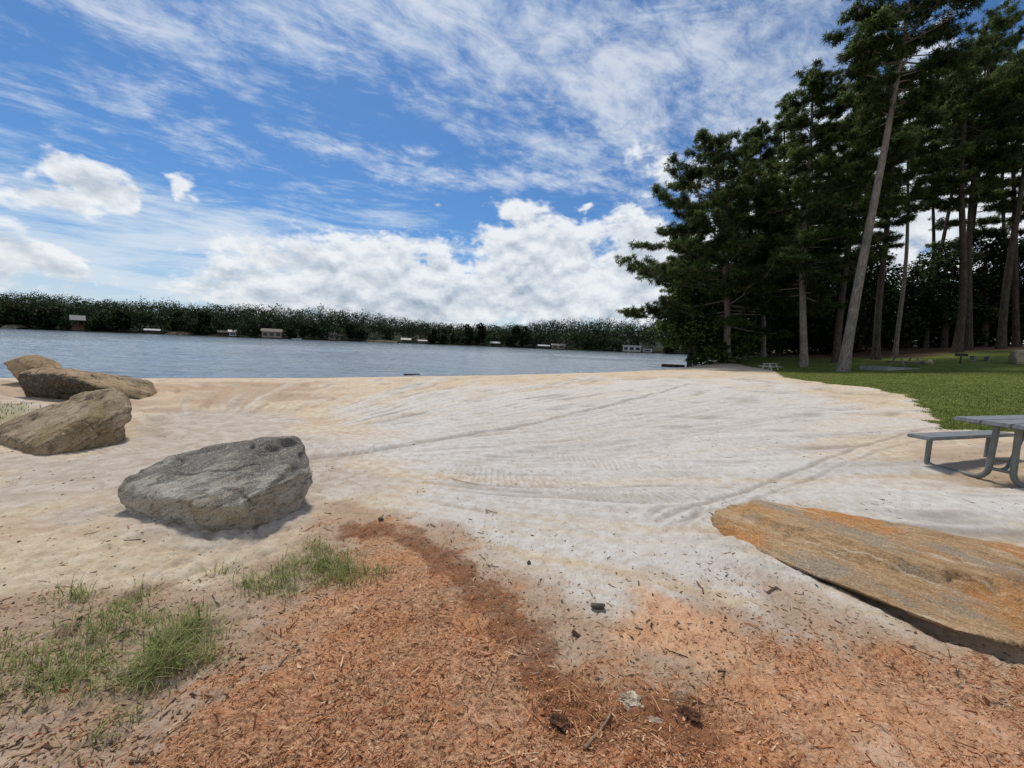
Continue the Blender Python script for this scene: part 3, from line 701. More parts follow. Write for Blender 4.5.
M_LIT = island_mat('leaf_litter', [(0, (.05, .033, .022)), (.35, (.14, .085, .05)), (.7, (.27, .175, .105)), (1, (.48, .36, .24))], .9, .1)[0]
tag(chips('leaf_litter', pc[:, 0], pc[:, 1], big_ * rs.lognormal(math.log(.011), .75, n), big_ * rs.lognormal(math.log(.0036), .6, n), big_ * rs.uniform(.0015, .004, n), M_LIT, 0, .15, 6),
    'dark bits of pine straw and bark lying on the sand', 'litter', kind='stuff')

def blades(name, x, y, h, w, mat, lean=.5, seed=0, seg=3):
    rs = np.random.RandomState(seed); n = len(x)
    yaw = rs.uniform(0, 2*PI, n); ln = np.abs(rs.normal(lean, lean * .5, n))
    z0 = surf_z(x, y) - .005
    dirv = np.stack([np.cos(yaw), np.sin(yaw), 0*yaw], 1); side = np.stack([-np.sin(yaw), np.cos(yaw), 0*yaw], 1)
    rows = []
    for k in range(seg + 1):
        t = k / seg
        c = np.stack([x, y, z0], 1) + dirv * (h * ln * t**1.8)[:, None]; c[:, 2] += h * t * (1 - .28 * ln * t)
        ww = (w * (1 - t)**.7 * .5 + .0004)[:, None]
        rows += [c - side * ww, c + side * ww]
    Vv = np.stack(rows, 1).reshape(-1, 3); m = 2 * (seg + 1)
    q = np.array([(2*k, 2*k+1, 2*k+3, 2*k+2) for k in range(seg)])
    F = (np.arange(n)[:, None, None] * m + q[None]).reshape(-1, 4)
    return link(name, np_mesh(name, Vv, F, True), mat)
def leaf_mat(name, ramp, trans=.35, nscale=None, rough=.6, iw=.55):
    m, nt, b = island_mat(name, ramp, rough, .08, nscale, iw)
    out = nt.nodes['Material Output']; t = nt.nodes.new('ShaderNodeBsdfTranslucent'); mx = nt.nodes.new('ShaderNodeMixShader')
    src = b.inputs['Base Color'].links[0].from_socket
    nt.links.new(src, t.inputs['Color']); mx.inputs[0].default_value = trans
    nt.links.new(b.outputs[0], mx.inputs[1]); nt.links.new(t.outputs[0], mx.inputs[2]); nt.links.new(mx.outputs[0], out.inputs['Surface'])
    return m
M_WEED = leaf_mat('weed_grass', [(0, (.12, .15, .04)), (.45, (.22, .28, .08)), (.75, (.34, .36, .14)), (1, (.52, .43, .24))], .3)
def weed_patch(name, spots, label, seed):
    rs = np.random.RandomState(seed); X = []; Y = []; H = []
    for (px, py, r, n, h) in spots:
        n = int(n * .95); r *= 1.25
        c = at(px, py, 0)
        nc = max(3, n // 22)
        cx = c[0] + rs.normal(0, r * .5, nc); cy = c[1] + rs.normal(0, r * .4, nc)
        k = rs.randint(0, nc, n)
        X.append(cx[k] + rs.normal(0, .038, n)); Y.append(cy[k] + rs.normal(0, .038, n)); H.append(h * rs.lognormal(0, .35, n))
    X, Y, H = map(np.concatenate, (X, Y, H))
    return tag(blades(name, X, Y, H, rs.uniform(.0022, .0048, len(X)), M_WEED, .85, seed), label, 'grass', kind='stuff')
weed_patch('grass_tuft', [(95, 640, .2, 420, .06), (178, 640, .10, 520, .09), (160, 672, .09, 420, .10), (130, 600, .08, 160, .05), (210, 655, .06, 120, .06), (60, 690, .2, 420, .07), (120, 620, .22, 300, .05), (75, 600, .07, 120, .07), (30, 660, .16, 160, .05), (125, 725, .1, 80, .05), (10, 640, .1, 80, .05)],
    'thin green weeds growing through sand at the left foreground', 21)
weed_patch('grass_tuft', [(300, 570, .2, 420, .06), (330, 568, .16, 480, .07), (275, 585, .18, 320, .06), (350, 580, .12, 260, .07), (320, 550, .12, 160, .05), (385, 578, .06, 60, .06), (220, 570, .05, 40, .05)],
    'sparse weeds along the mulch edge in front of the dark grey boulder', 22)
M_LAWN = leaf_mat('lawn_blades', [(0, (.08, .11, .018)), (.5, (.145, .17, .034)), (1, (.22, .215, .065))], .4, .45)
n = 130000
rr = 7.0 * (46 / 7.)**rs.rand(n); tt = rs.uniform(rad(20), rad(62), n); lx, ly = rr * np.sin(tt), rr * np.cos(tt)
lw = attr_at('lawn', lx, ly); stv = attr_at('straw', lx, ly)
k = rs.rand(n) < np.clip(lw * 1.3 - .25, 0, 1) * (1 - .85 * stv); lx, ly, rr = lx[k], ly[k], rr[k]
tag(blades('lawn_grass', lx, ly, rs.uniform(.02, .055, len(lx)), .006 + .0009 * rr, M_LAWN, .5, 23, 2), 'mown green lawn sloping up beneath the pines', 'lawn', kind='stuff')
M_DULL = leaf_mat('dull_grass', [(0, (.07, .075, .025)), (.5, (.12, .12, .045)), (1, (.22, .18, .085))], .3)
n = 9000
gx = rs.uniform(-16, -8, n); gy = rs.uniform(6.5, 13, n); lw = attr_at('lawn', gx, gy); k = rs.rand(n) < lw * .9
tag(blades('shore_grass', gx[k], gy[k], rs.uniform(.03, .09, k.sum()), np.full(k.sum(), .012), M_DULL, .5, 24, 2), 'low patchy grass behind the piled boulders', 'grass', kind='stuff')

# debris at the front: pale clump and a stick
M_DEB = noisy_mat('pale_bark_debris', (.24, .17, .11), (.66, .56, .43), 22, .95, .1, .8, 60, dist=.01)
def clump(px, py, w, label, seed):
    c = at(px, py, 0); rs = np.random.RandomState(seed); z = float(surf_z(c[0], c[1]))
    bm = bmesh.new(); bmesh.ops.create_icosphere(bm, subdivisions=5, radius=1.)
    co = np.array([v.co for v in bm.verts]); n = fbm(co[:, 0]*1.6 + seed, co[:, 1]*1.6, co[:, 2]*1.6, 5) + .35 * fbm(co[:, 0]*7, co[:, 1]*7 + seed, co[:, 2]*7, 4)
    r = 1 + .75 * n
    for v, k_, p in zip(bm.verts, r, co): v.co = Vector((p[0] * k_ * w * .5, p[1] * k_ * w * .36, p[2] * k_ * w * .17))
    o = bm_obj('bark_debris', bm, M_DEB, None, (c[0], c[1], z + w * .015)); o.rotation_euler = (0, 0, -.6)
    return tag(o, label, 'debris')
clump(632, 703, .10, 'pale crumbly piece of rotten wood lying in dark mulch at the bottom', 3)
M_DEBD = noisy_mat('dark_rotten_wood', (.05, .025, .015), (.15, .075, .045), 28, .95, .1, .8, 60, dist=.01)
clump(655, 722, .075, 'small pale crumb of rotten wood below the larger pale piece', 5)
o_ = clump(560, 712, .085, 'dark reddish clod of rotten wood left of the straight stick', 7); o_.data.materials[0] = M_DEBD
o_ = clump(690, 712, .08, 'dark clod of rotten wood right of the pale pieces', 8); o_.data.materials[0] = M_DEBD
M_STICK = noisy_mat('dry_stick', (.20, .13, .08), (.36, .26, .17), 18, .9, .1, .5, 60, stretch=(1, 1, 1))
def stick(pa, pb, r, label, lift=.012, name='stick', mat=None, cat='stick', lvl=None, bend=.1):
    a = at(*pa, lvl or 0.); b_ = at(*pb, lvl or 0.)
    for p in (a, b_):
        p[2] = (float(surf_z(p[0], p[1])) if lvl is None else lvl) + lift
    t = np.linspace(0, 1, 9); L = np.linalg.norm(b_ - a); nrm = np.cross((b_ - a) / L, (0, 0, 1.))
    path = a + (b_ - a) * t[:, None] + nrm * (np.sin(t * PI) * bend * L * .5 + .01 * L * np.sin(t * 17))[:, None]
    mb = MB(); mb.tube(path - a, r * (1.1 - .5 * t) * (1 + .12 * np.sin(t * 23)), 7)
    # ragged end cap rings
    mb.tube(np.array([path[0] - a, path[0] - a - (path[1] - path[0]) * .15]), [r * 1.1, r * .3], 7)
    mb.tube(np.array([path[-1] - a, path[-1] - a + (path[-1] - path[-2]) * .15]), [r * .6, r * .1], 7)
    return tag(mb.build(name, mat or M_STICK, None, True, a), label, cat)
stick((585, 740), (611, 714), .008, 'pale straight stick beside the rotten wood in the mulch')
stick((486, 508), (497, 512), .006, 'short thin stick on the sand above the red mulch trail')
stick((452, 478), (478, 482), .004, 'dark thin twig on the sand between the boulder and the tyre prints')
M_DRIFT = noisy_mat('driftwood', (.05, .04, .03), (.12, .09, .07), 8, .9, .15, .5, 30)
stick((404, 375.5), (420, 375.0), .05, 'dark piece of driftwood at the waterline', .05, 'driftwood', M_DRIFT, 'driftwood', WATER + .05)
stick((662, 366.3), (684, 366.8), .22, 'dark log half sunk in the shallows below the overhanging branches', .1, 'driftwood', M_DRIFT, 'driftwood', WATER + .02)

# ------------------------------------------------------------------ picnic table in the near right
M_PLANK = noisy_mat('grey_plank', (.17, .185, .19), (.25, .265, .265), 5, .6, .4, .25, 60, stretch=(1, 9, 1))
M_PIPE = noisy_mat('grey_green_pipe', (.12, .132, .12), (.18, .19, .17), 9, .5, .45, .15, 40)
T0 = at(956.6, 415.6, .95); TZ = .20; ANG = rad(17)
Ld = np.array([math.cos(ANG), math.sin(ANG), 0]); Cd = np.array([math.sin(ANG), -math.cos(ANG), 0])
tc = T0 + Ld * .92 + Cd * .33; tc[2] = TZ - .02
pt = empty('picnic_table', tc, ANG, 'grey plank picnic table on bent pipe legs at the sand edge', 'picnic table')
# local: x along the table, y = -C
bm = bmesh.new()
for k in range(3): bm_box(bm, (-.92, -.36 + .2425 * k, .71), (.92, -.36 + .2425 * k + .235, .755), .008)
bm_obj('tabletop', bm, M_PLANK, pt)
for s in (1, -1):
    bm = bmesh.new(); bm_box(bm, (-.92, s * .66 - .125, .40), (.92, s * .66 + .125, .445), .008); bm_obj('seat', bm, M_PLANK, pt)
for e in (-1, 1):
    x = e * .66
    for s in (1, -1):
        mb = MB(); pth = pipe_path([(x, s*.67, .40), (x, s*.67, .06), (x, s*.60, .035), (x, s*.17, .035), (x, s*.10, .12), (x, s*.085, .71)], .12, 7)
        mb.tube(pth, np.full(len(pth), .03), 10); mb.build('leg', M_PIPE, pt)
    mb = MB(); mb.tube([(x, -.10, .17), (x, .10, .17)], [.02, .02], 8); mb.build('crossbar', M_PIPE, pt)
    mb = MB(); mb.tube([(x, -.33, .69), (x, .33, .69)], [.018, .018], 8); mb.build('top_rail', M_PIPE, pt)
    mb = MB(); pth = pipe_path([(x, 0, .175), (x - e*.12, 0, .19), (x - e*.42, 0, .70)], .1, 6); mb.tube(pth, np.full(len(pth), .02), 8); mb.build('brace', M_PIPE, pt)
def far_table(px, py, Y, rz, mat, label, wood=True, s=1.):
    p = P(px, py, Y); z = gz(p[0], p[1])
    t = empty('picnic_table', (p[0], p[1], z), rz, label, 'picnic table')
    bm = bmesh.new()
    for k in range(5): bm_box(bm, (-.92, -.37 + .15 * k, .70), (.92, -.37 + .15 * k + .14, .745), 0)
    bm_obj('tabletop', bm, mat, t)
    for q in (1, -1):
        bm = bmesh.new()
        for k in range(2): bm_box(bm, (-.92, q*.68 - .14 + .145*k, .41), (.92, q*.68 - .14 + .145*k + .135, .45), 0)
        bm_obj('seat', bm, mat, t)
    for e in (-1, 1):
        for q in (1, -1):
            mb = MB(); mb.tube([(e*.65, q*.55, 0), (e*.65, q*.22, .70)], [.055, .055], 4); mb.build('leg', mat, t, False)
        mb = MB(); mb.tube([(e*.62, -.8, .385), (e*.62, .8, .385)], [.05, .05], 4); mb.build('crossbar', mat, t, False)
    t.scale = (s, s, s)
    return t
M_WHITE = noisy_mat('white_paint_wood', (.62, .60, .56), (.48, .46, .43), 6, .6, .3)
M_OLDWOOD = noisy_mat('grey_old_wood', (.16, .15, .14), (.24, .22, .20), 6, .8, .2)
far_table(770, 369, 36, .5, M_WHITE, 'white wooden picnic table at the far edge of the sand under the pines', s=.8)
ft = far_table(905, 366, 34, .1, M_OLDWOOD, 'weathered grey picnic table standing on a concrete pad on the lawn', s=1.15)
M_CONC = noisy_mat('concrete', (.24, .23, .21), (.31, .30, .275), 3, .9, .2, .3, 20)
p = ft.location
bm = bmesh.new(); bm_box(bm, (-3.0, -1.2, -.35), (3.0, 1.2, .04), .02)
pad = bm_obj('concrete_pad', bm, M_CONC, None, (p.x, p.y, p.z + .0)); pad.rotation_euler = (0, 0, .1)
tag(pad, 'flat concrete pad beneath the weathered picnic table', 'pad')
ft.location.z = p.z + .04
def bench(px, py, Y, rz, label, w=1.6):
    q = P(px, py, Y); t = empty('park_bench', (q[0], q[1], gz(q[0], q[1])), rz, label, 'bench', 'benches on the lawn')
    bm = bmesh.new(); bm_box(bm, (-w/2, -.2, .41), (w/2, -.005, .46)); bm_box(bm, (-w/2, .005, .41), (w/2, .2, .46)); bm_obj('seat', bm, M_OLDWOOD, t)
    for e in (-1, 1):
        bm = bmesh.new(); bm_box(bm, (e*w*.36 - .05, -.17, -.1), (e*w*.36 + .05, .17, .408)); bm_obj('leg', bm, M_OLDWOOD, t)
M_IRON = noisy_mat('black_iron', (.02, .02, .02), (.05, .04, .035), 9, .7, .4)
def grill(px, py, Y, label):
    q = P(px, py, Y); t = empty('grill', (q[0], q[1], gz(q[0], q[1])), .5, label, 'grill')
    mb = MB(); mb.tube([(0, 0, -.1), (0, 0, .62)], [.05, .05], 8); mb.build('post', M_IRON, t)
    bm = bmesh.new(); bm_box(bm, (-.42, -.3, .62), (.42, .3, .66)); bm_box(bm, (-.42, -.3, .662), (-.39, .3, .86)); bm_box(bm, (.39, -.3, .662), (.42, .3, .86)); bm_box(bm, (-.388, .27, .662), (.388, .3, .86))
    bm_obj('firebox', bm, M_IRON, t)
    bm = bmesh.new()
    for k in range(9): bm_box(bm, (-.38 + .09*k, -.29, .80), (-.36 + .09*k, .265, .82))
    bm_obj('grate', bm, M_IRON, t)
grill(960, 364, 34, 'dark pedestal grill on the lawn right of the concrete pad')
bench(979, 364, 35, .1, 'low dark bench on the lawn near the right edge of the view', 2.)
small_rock(930, 362, 1.1, .5, M_PALE, 'pale boulder on the lawn behind the weathered picnic table', 35, 31, 'boulder', None, .8, 'boulder')
small_rock(1019, 367, 1.9, 1.2, M_PALE, 'large tan boulder on the lawn at the right edge', 32, 33, 'boulder', None, .8, 'boulder')

# ------------------------------------------------------------------ pines
M_BARK = None
def bark_material(name, c1, c2):
    m, nt, b = new_mat(name, c1, .95, .1); co = objco(nt)
    n = n_noise(nt, n_map(nt, co, (1, 1, .25)), 9, 6, .7); n2 = n_noise(nt, co, .8, 4, .6)
    c = n_mix(nt, n.smooth(.35, .65), c1, c2); c = n_mix(nt, n2.smooth(.45, .7) * .5, c, tuple(v * .6 for v in c1))
    nt.links.new(c, b.inputs['Base Color']); nt.links.new(n_bump(nt, n, 1., .06), b.inputs['Normal']); return m
M_BARK = bark_material('pine_bark', (.14, .115, .098), (.29, .25, .215))
M_BARKD = bark_material('dark_bark', (.05, .04, .032), (.11, .09, .075))
M_NEEDLE = leaf_mat('pine_needles', [(0, (.036, .055, .018)), (.45, (.088, .130, .042)), (1, (.25, .32, .10))], .55, .35, .5)
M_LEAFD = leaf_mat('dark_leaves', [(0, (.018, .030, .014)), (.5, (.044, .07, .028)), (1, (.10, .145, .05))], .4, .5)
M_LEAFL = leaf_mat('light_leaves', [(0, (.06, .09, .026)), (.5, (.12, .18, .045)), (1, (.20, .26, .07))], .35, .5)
def tufts(C, size, nb, rs, L=.5, W=.045, upbias=.35):
    """needle tufts: every centre gets nb thin blades radiating outward"""
    n = len(C); C = np.repeat(C, nb, 0); s = np.repeat(size, nb)
    d = rs.normal(size=(n * nb, 3)); d[:, 2] += upbias; d /= np.linalg.norm(d, axis=1)[:, None]
    q = rs.normal(size=(n * nb, 3)); sd = np.cross(d, q); sd /= np.linalg.norm(sd, axis=1)[:, None]
    ln = (L * s * rs.uniform(.6, 1.2, n * nb))[:, None]; w = (W * s)[:, None]
    b0 = C + d * ln * .12
    e = C + d * ln; e[:, 2] -= (.12 * ln[:, 0])
    Vv = np.stack([b0 - sd * w * .6, b0 + sd * w * .6, e + sd * w * .45, e - sd * w * .45], 1).reshape(-1, 3)
    F = np.arange(n * nb * 4).reshape(-1, 4); return Vv, F
def pine(base, top, r0, cb, R, seed, label, group, lush=1., bark=None, skew=0., prof=None, bend=.0):
    rs = np.random.RandomState(seed); base = np.array(base, float); top = np.array(top, float)
    t = np.linspace(0, 1, 22); H = top[2] - base[2]
    wob = np.stack([np.sin(t * 4 + seed) * .012 * H * t * (1 - t) * 4, np.cos(t * 3.3 + seed * 2) * .012 * H * t * (1 - t) * 4, 0 * t], 1)
    axis = (top - base) * t[:, None] + wob
    axis[:, 0] += bend * np.sin(t * PI) * H
    ax = lambda u: np.array([np.interp(u, t, axis[:, k]) for k in range(3)])
    root = empty('pine_tree', base, 0, label, 'pine tree', group)
    tr = MB(); rad_ = r0 * (1 - t)**.75 * .88 + .035; rad_[0] *= 1.45; rad_[1] *= 1.08
    axis2 = axis.copy(); axis2[0, 2] -= .3
    tr.tube(axis2, rad_, 12); trunk = tr.build('trunk', bark or M_BARK, root)
    lm = MB(); C = []; S = []
    nl = int((26 + 52 * (1 - cb)) * lush)
    for i in range(nl):
        u = cb + (1 - cb) * (i + rs.rand()) / nl * .99
        v = (u - cb) / (1 - cb)
        shape = prof(v) if prof else (.55 + .45 * min(1, v / .25)) * (1 - max(0, v - .3) / .72)**.8
        Ln = max(.7, R * shape * rs.uniform(.6, 1.12))
        az = i * 2.399 + rs.normal(0, .5)
        if skew: Ln *= 1 + skew * -math.cos(az)
        el = (.38 * v - .05 + rs.normal(0, .13))
        d = np.array([math.cos(az) * math.cos(el), math.sin(az) * math.cos(el), math.sin(el)])
        o = ax(u); tt = np.linspace(0, 1, 6)
        sag = -.10 * Ln * tt**1.2 + .16 * Ln * tt**2.5
        pth = o + d * (Ln * tt)[:, None]; pth[:, 2] += sag; pth[:, :2] += rs.normal(0, .03 * Ln, (6, 2)) * tt[:, None]
        rl = max(.02, r0 * .22 * (1 - .5 * v)) * (Ln / R)**.5
        lm.tube(pth, rl * (1 - .85 * tt) + .006, 5)
        side = np.cross(d, (0, 0, 1.)); side /= np.linalg.norm(side)
        nsub = int(2 + Ln * 1.9)
        for j in range(nsub):
            f = rs.uniform(.14, 1.0) ** .7
            sl = Ln * .30 * (1.15 - f * .6) * rs.uniform(.5, 1.2); sgn = 1 if rs.rand() < .5 else -1
            p0 = np.array([np.interp(f, tt, pth[:, k]) for k in range(3)])
            sd = d * .55 + side * sgn * rs.uniform(.3, 1.) + np.array([0, 0, rs.uniform(-.05, .45)]); sd /= np.linalg.norm(sd)
            p1 = p0 + sd * sl
            if rs.rand() < .6: lm.tube(np.array([p0, (p0 + p1) / 2 + [0, 0, -.03 * sl], p1]), [rl * .3, rl * .22, .008], 4)
            m = 3 + int(sl * 2.6)
            for k in range(m):
                g = .35 + .65 * (k + rs.rand()) / m
                C.append(p0 + sd * sl * g + rs.normal(0, .15, 3) * (1, 1, .6)); S.append(rs.uniform(.7, 1.3))
        C.append(pth[-1]); S.append(1.1)
    for k in range(10):
        C.append(ax(rs.uniform(.93, 1.0)) + rs.normal(0, .3, 3)); S.append(1.)
    lm.build('branches', bark or M_BARK, trunk)
    C = np.array(C); S = np.array(S)
    axc = np.stack([np.interp(C[:, 2], axis[:, 2], axis[:, q_]) for q_ in (0, 1)], 1)
    out_ = np.c_[C[:, :2] - axc, np.full(len(C), .6 * R)]; out_ /= np.linalg.norm(out_, axis=1)[:, None]
    C2 = np.repeat(C, 2, 0) + rs.normal(0, .15, (2 * len(C), 3)) * (1, 1, .7)
    Vv, F = tufts(C2, np.repeat(S, 2), 19, rs, .32, .030, .2)
    me_ = np_mesh('crown', Vv, F, True)
    own = Vv - np.repeat(C2, 19 * 4, 0); own /= np.linalg.norm(own, axis=1)[:, None] + 1e-6
    soft_normals(me_, .8 * own + .9 * np.repeat(out_, 2 * 19 * 4, 0))
    link('crown', me_, M_NEEDLE, root)
    return root
PG = 'pines standing on the lawn and point'
def pine_px(pb, Y, ptop, r0, cb, R, seed, label, **k):
    b_ = P(*pb, Y); b_[2] = gz(b_[0], b_[1]) - .02; tp = P(*ptop, Y)
    return pine(b_, tp, r0, cb, R, seed, label, PG, **k)
wide = lambda v: (.72 + .28 * min(1, v / .15)) * (1 - max(0, v - .15) / .87)**.62
airy = lambda v: (.35 + .65 * min(1, v / .45)) * (1 - max(0, v - .62) / .42)**.8
pine_px((727, 362), 46, (716, 138), .42, .17, 10.0, 1, 'broad pine at the water end of the wood with branches reaching over the lake', lush=1.7, prof=wide, skew=.22)
pine_px((763, 358), 52, (762, 124), .26, .20, 6.2, 2, 'slim dark pine straight behind the white picnic table', lush=1.7, prof=wide)
pine_px((804, 367), 40, (812, 70), .34, .25, 5.5, 3, 'straight upright pine with grey trunk left of the leaning pine', lush=1.75, prof=wide)
pine_px((836, 362), 42, (866, 72), .34, .36, 5.6, 4, 'dark trunked pine leaning right close behind the leaning front pine', lush=1.5, bark=M_BARKD)
pine_px((843, 372), 34, (922, -62), .40, .60, 5.7, 5, 'tallest front pine with a pale bare leaning trunk at the lawn edge', prof=airy, lush=1.9)
pine_px((876, 360), 45, (897, 62), .36, .5, 5.6, 6, 'straight pine just right of the leaning front pine', bark=M_BARKD)
pine_px((895, 356), 50, (912, 96), .24, .55, 3.6, 7, 'thin bare trunked pine beyond the concrete pad', lush=.8)
pine_px((957, 352), 45, (974, 45), .40, .5, 6.2, 8, 'thick pine on the slope, left of a close pair at the right', prof=airy, bark=M_BARKD)
pine_px((968, 350), 47, (992, 12), .34, .52, 6.2, 9, 'pine of the close pair at the right, rear trunk leaning right', prof=airy, bark=M_BARKD)
pine_px((1001, 349), 45, (1034, 50), .36, .48, 6.2, 10, 'pine with a trunk leaning strongly right near the right edge', prof=airy, bark=M_BARKD)
pine_px((1016, 348), 50, (1010, 44), .30, .42, 4.4, 11, 'upright pine at the right edge behind the leaning one', prof=airy, bark=M_BARKD)
BGP = 'background pines deep in the wood'
back = [((696, 356), 60, (692, 205), .25, 5.5), ((745, 354), 60, (748, 132), .2, 5.0), ((780, 353), 60, (784, 98), .22, 5.4), ((822, 352), 62, (832, 70), .3, 6), ((858, 351), 64, (866, 40), .3, 6.),
        ((925, 349), 66, (936, 92), .55, 4.2), ((1006, 346), 64, (1012, 52), .55, 4.5)]
protos = []
for i, (pb, Y, tp, cb, R) in enumerate(back):
    lab = ['low pine at the left end of the wood behind the broad pine', 'background pine between the broad pine and the white table', 'background pine behind the straight grey trunked pine', 'background pine between the straight pine and the dark leaning one',
           'tall background pine rising behind the leaning front pine', 'background pine in the sky gap right of the concrete pad', 'background pine behind the right edge pair'][i]
    b_ = P(*pb, Y); b_[2] = gz(b_[0], b_[1]) - .05
    protos.append(pine(b_, P(*tp, Y), .3, cb, R, 40 + i, lab, BGP, lush=1.6 if cb < .4 else 1.1, bark=M_BARKD, prof=wide if cb < .4 else airy))
# beyond the right edge of the view the wood goes on
for i, (x, y) in enumerate([(66, 47), (74, 42), (80, 52), (62, 60), (88, 44), (72, 64)]):
    copy_tree(protos[3 + i % 4], (x, y, gz(x, y) - .05), i * 1.3, None, 'pine continuing the wood past the right edge of the view')

# ------------------------------------------------------------------ broadleaf understory
def leaf_crown(rs, lobes, n, L=.32, W=.2):
    """leaf quads filling the outer shell of several uneven lobes; lobes = (x,y,z,rx,rz)"""
    Vs = []
    w = np.array([l[3]**2 * l[4] for l in lobes])**.67; w = w / w.sum()
    for l, wi in zip(lobes, w):
        k = int(n * wi)
        d = rs.normal(size=(k, 3)); d /= np.linalg.norm(d, axis=1)[:, None]
        r = rs.uniform(.45, 1.0, k)**.6 * (1 + .38 * fbm(d[:, 0]*1.8 + l[0], d[:, 1]*1.8 + l[1], d[:, 2]*1.8 + l[2], 3))
        Vs.append(np.array(l[:3]) + d * r[:, None] * np.array([l[3], l[3], l[4]]))
    C = np.concatenate(Vs); keep = fbm(C[:, 0]*.8, C[:, 1]*.8, C[:, 2]*.9, 3) > -.28; C = C[keep]
    k = len(C); a = rs.normal(size=(k, 3)); a[:, 2] *= .5; a /= np.linalg.norm(a, axis=1)[:, None]
    q = rs.normal(size=(k, 3)); b = np.cross(a, q); b /= np.linalg.norm(b, axis=1)[:, None]
    s = rs.uniform(.7, 1.4, k)[:, None]
    Vv = np.stack([C - a*L*s*.5, C + b*W*s*.5, C + a*L*s*.5, C - b*W*s*.5], 1).reshape(-1, 3)
    global LEAF_N
    cc = C.mean(0); o_ = (C - cc) / (np.ptp(C, axis=0) * .5 + 1e-6); LEAF_N = np.repeat(o_ + rs.normal(0, .35, o_.shape) + (0, 0, .25), 4, 0)
    return Vv, np.arange(k * 4).reshape(-1, 4)
def broadleaf(name, loc, H, R, seed, mat, n, label, cat, group=None, low=.12, L=.34, W=.22, trunk=True, layered=False):
    rs = np.random.RandomState(seed)
    root = empty(name, loc, 0, label, cat, group)
    lobes = []
    m = 9 if trunk else 7
    for i in range(m):
        v = (i + .5) / m; az = i * 2.4 + rs.normal(0, .4)
        rr_ = R * (1 - v * .75) * rs.uniform(.25, .75)
        lobes.append((math.cos(az) * rr_, math.sin(az) * rr_, H * (low + (1 - low) * v * .88), R * rs.uniform(.42, .62) * (1.1 - .5 * v), H * (.10 if layered else .16) * rs.uniform(.8, 1.2)))
    if trunk:
        mb = MB(); t = np.linspace(0, 1, 8)
        pth = np.stack([.04 * H * np.sin(t * 2 + seed), .03 * H * np.cos(t * 2.6 + seed) - .03 * H, H * .85 * t - .3 * (t == 0)], 1)
        mb.tube(pth, (.028 * H) * (1 - t * .85), 8)
        for l in lobes:
            u = min(.9, max(.15, l[2] / H - .15)); p0 = np.array([np.interp(u * .98, t, pth[:, k]) for k in range(3)]); p1 = np.array(l[:3])
            mb.tube(np.array([p0, (p0 + p1) / 2 + [0, 0, .05], p1]), [.009 * H, .006 * H, .002 * H], 5)
        mb.build('trunk', M_BARKD, root)
    Vv, F = leaf_crown(rs, lobes, n, L, W)
    me_ = np_mesh('foliage', Vv, F, True); soft_normals(me_, LEAF_N)
    link('crown' if trunk else 'foliage', me_, mat, root)
    return root
def gp(px, py, Y):
    b_ = P(px, py, Y); return (b_[0], b_[1], gz(b_[0], b_[1]) - .05)
broadleaf('leafy_tree', gp(692, 362, 49), 12.5, 6.2, 61, M_LEAFL, 15000, 'leafy mid green tree leaning over the water at the left end of the wood', 'tree', None, .22, .34, .22)
broadleaf('shrub', gp(716, 366, 45.5), 2.9, 2.3, 62, M_LEAFL, 3500, 'light green shrub on the bank at the foot of the broad pine', 'shrub', None, .1, .24, .14, False)
broadleaf('shrub', gp(700, 364, 48), 2.2, 1.9, 63, M_LEAFL, 2200, 'low green shrub at the water edge left of the light green shrub', 'shrub', None, .1, .24, .14, False)
UG = 'dark understory trees closing the back of the wood'
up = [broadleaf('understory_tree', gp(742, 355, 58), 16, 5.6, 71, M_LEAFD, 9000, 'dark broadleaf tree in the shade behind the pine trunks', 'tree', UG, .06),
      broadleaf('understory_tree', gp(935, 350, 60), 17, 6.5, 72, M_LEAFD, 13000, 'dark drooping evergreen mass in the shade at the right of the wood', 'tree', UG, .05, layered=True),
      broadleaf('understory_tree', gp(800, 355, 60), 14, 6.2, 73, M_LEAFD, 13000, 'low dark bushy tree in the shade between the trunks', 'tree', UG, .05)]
rs2 = np.random.RandomState(5)
labs = [u['label'] for u in up]
spots = [(722, 57), (768, 62), (785, 66), (815, 64), (830, 58), (848, 66), (865, 60), (880, 68), (900, 63), (915, 68), (955, 64), (972, 60), (990, 67), (1008, 60), (1030, 64), (1055, 58), (1085, 62), (1120, 58), (760, 74), (800, 76), (840, 78), (870, 76)]
for i, (px, Y) in enumerate(spots):
    j = [0, 2, 1][i % 3] if px < 900 else [1, 2, 1][i % 3]
    g = gp(px, 352, Y); s = rs2.uniform(.8, 1.12)
    copy_tree(up[j], g, rs2.uniform(0, 6.28), (s, s, s * rs2.uniform(.85, 1.15)), labs[j])

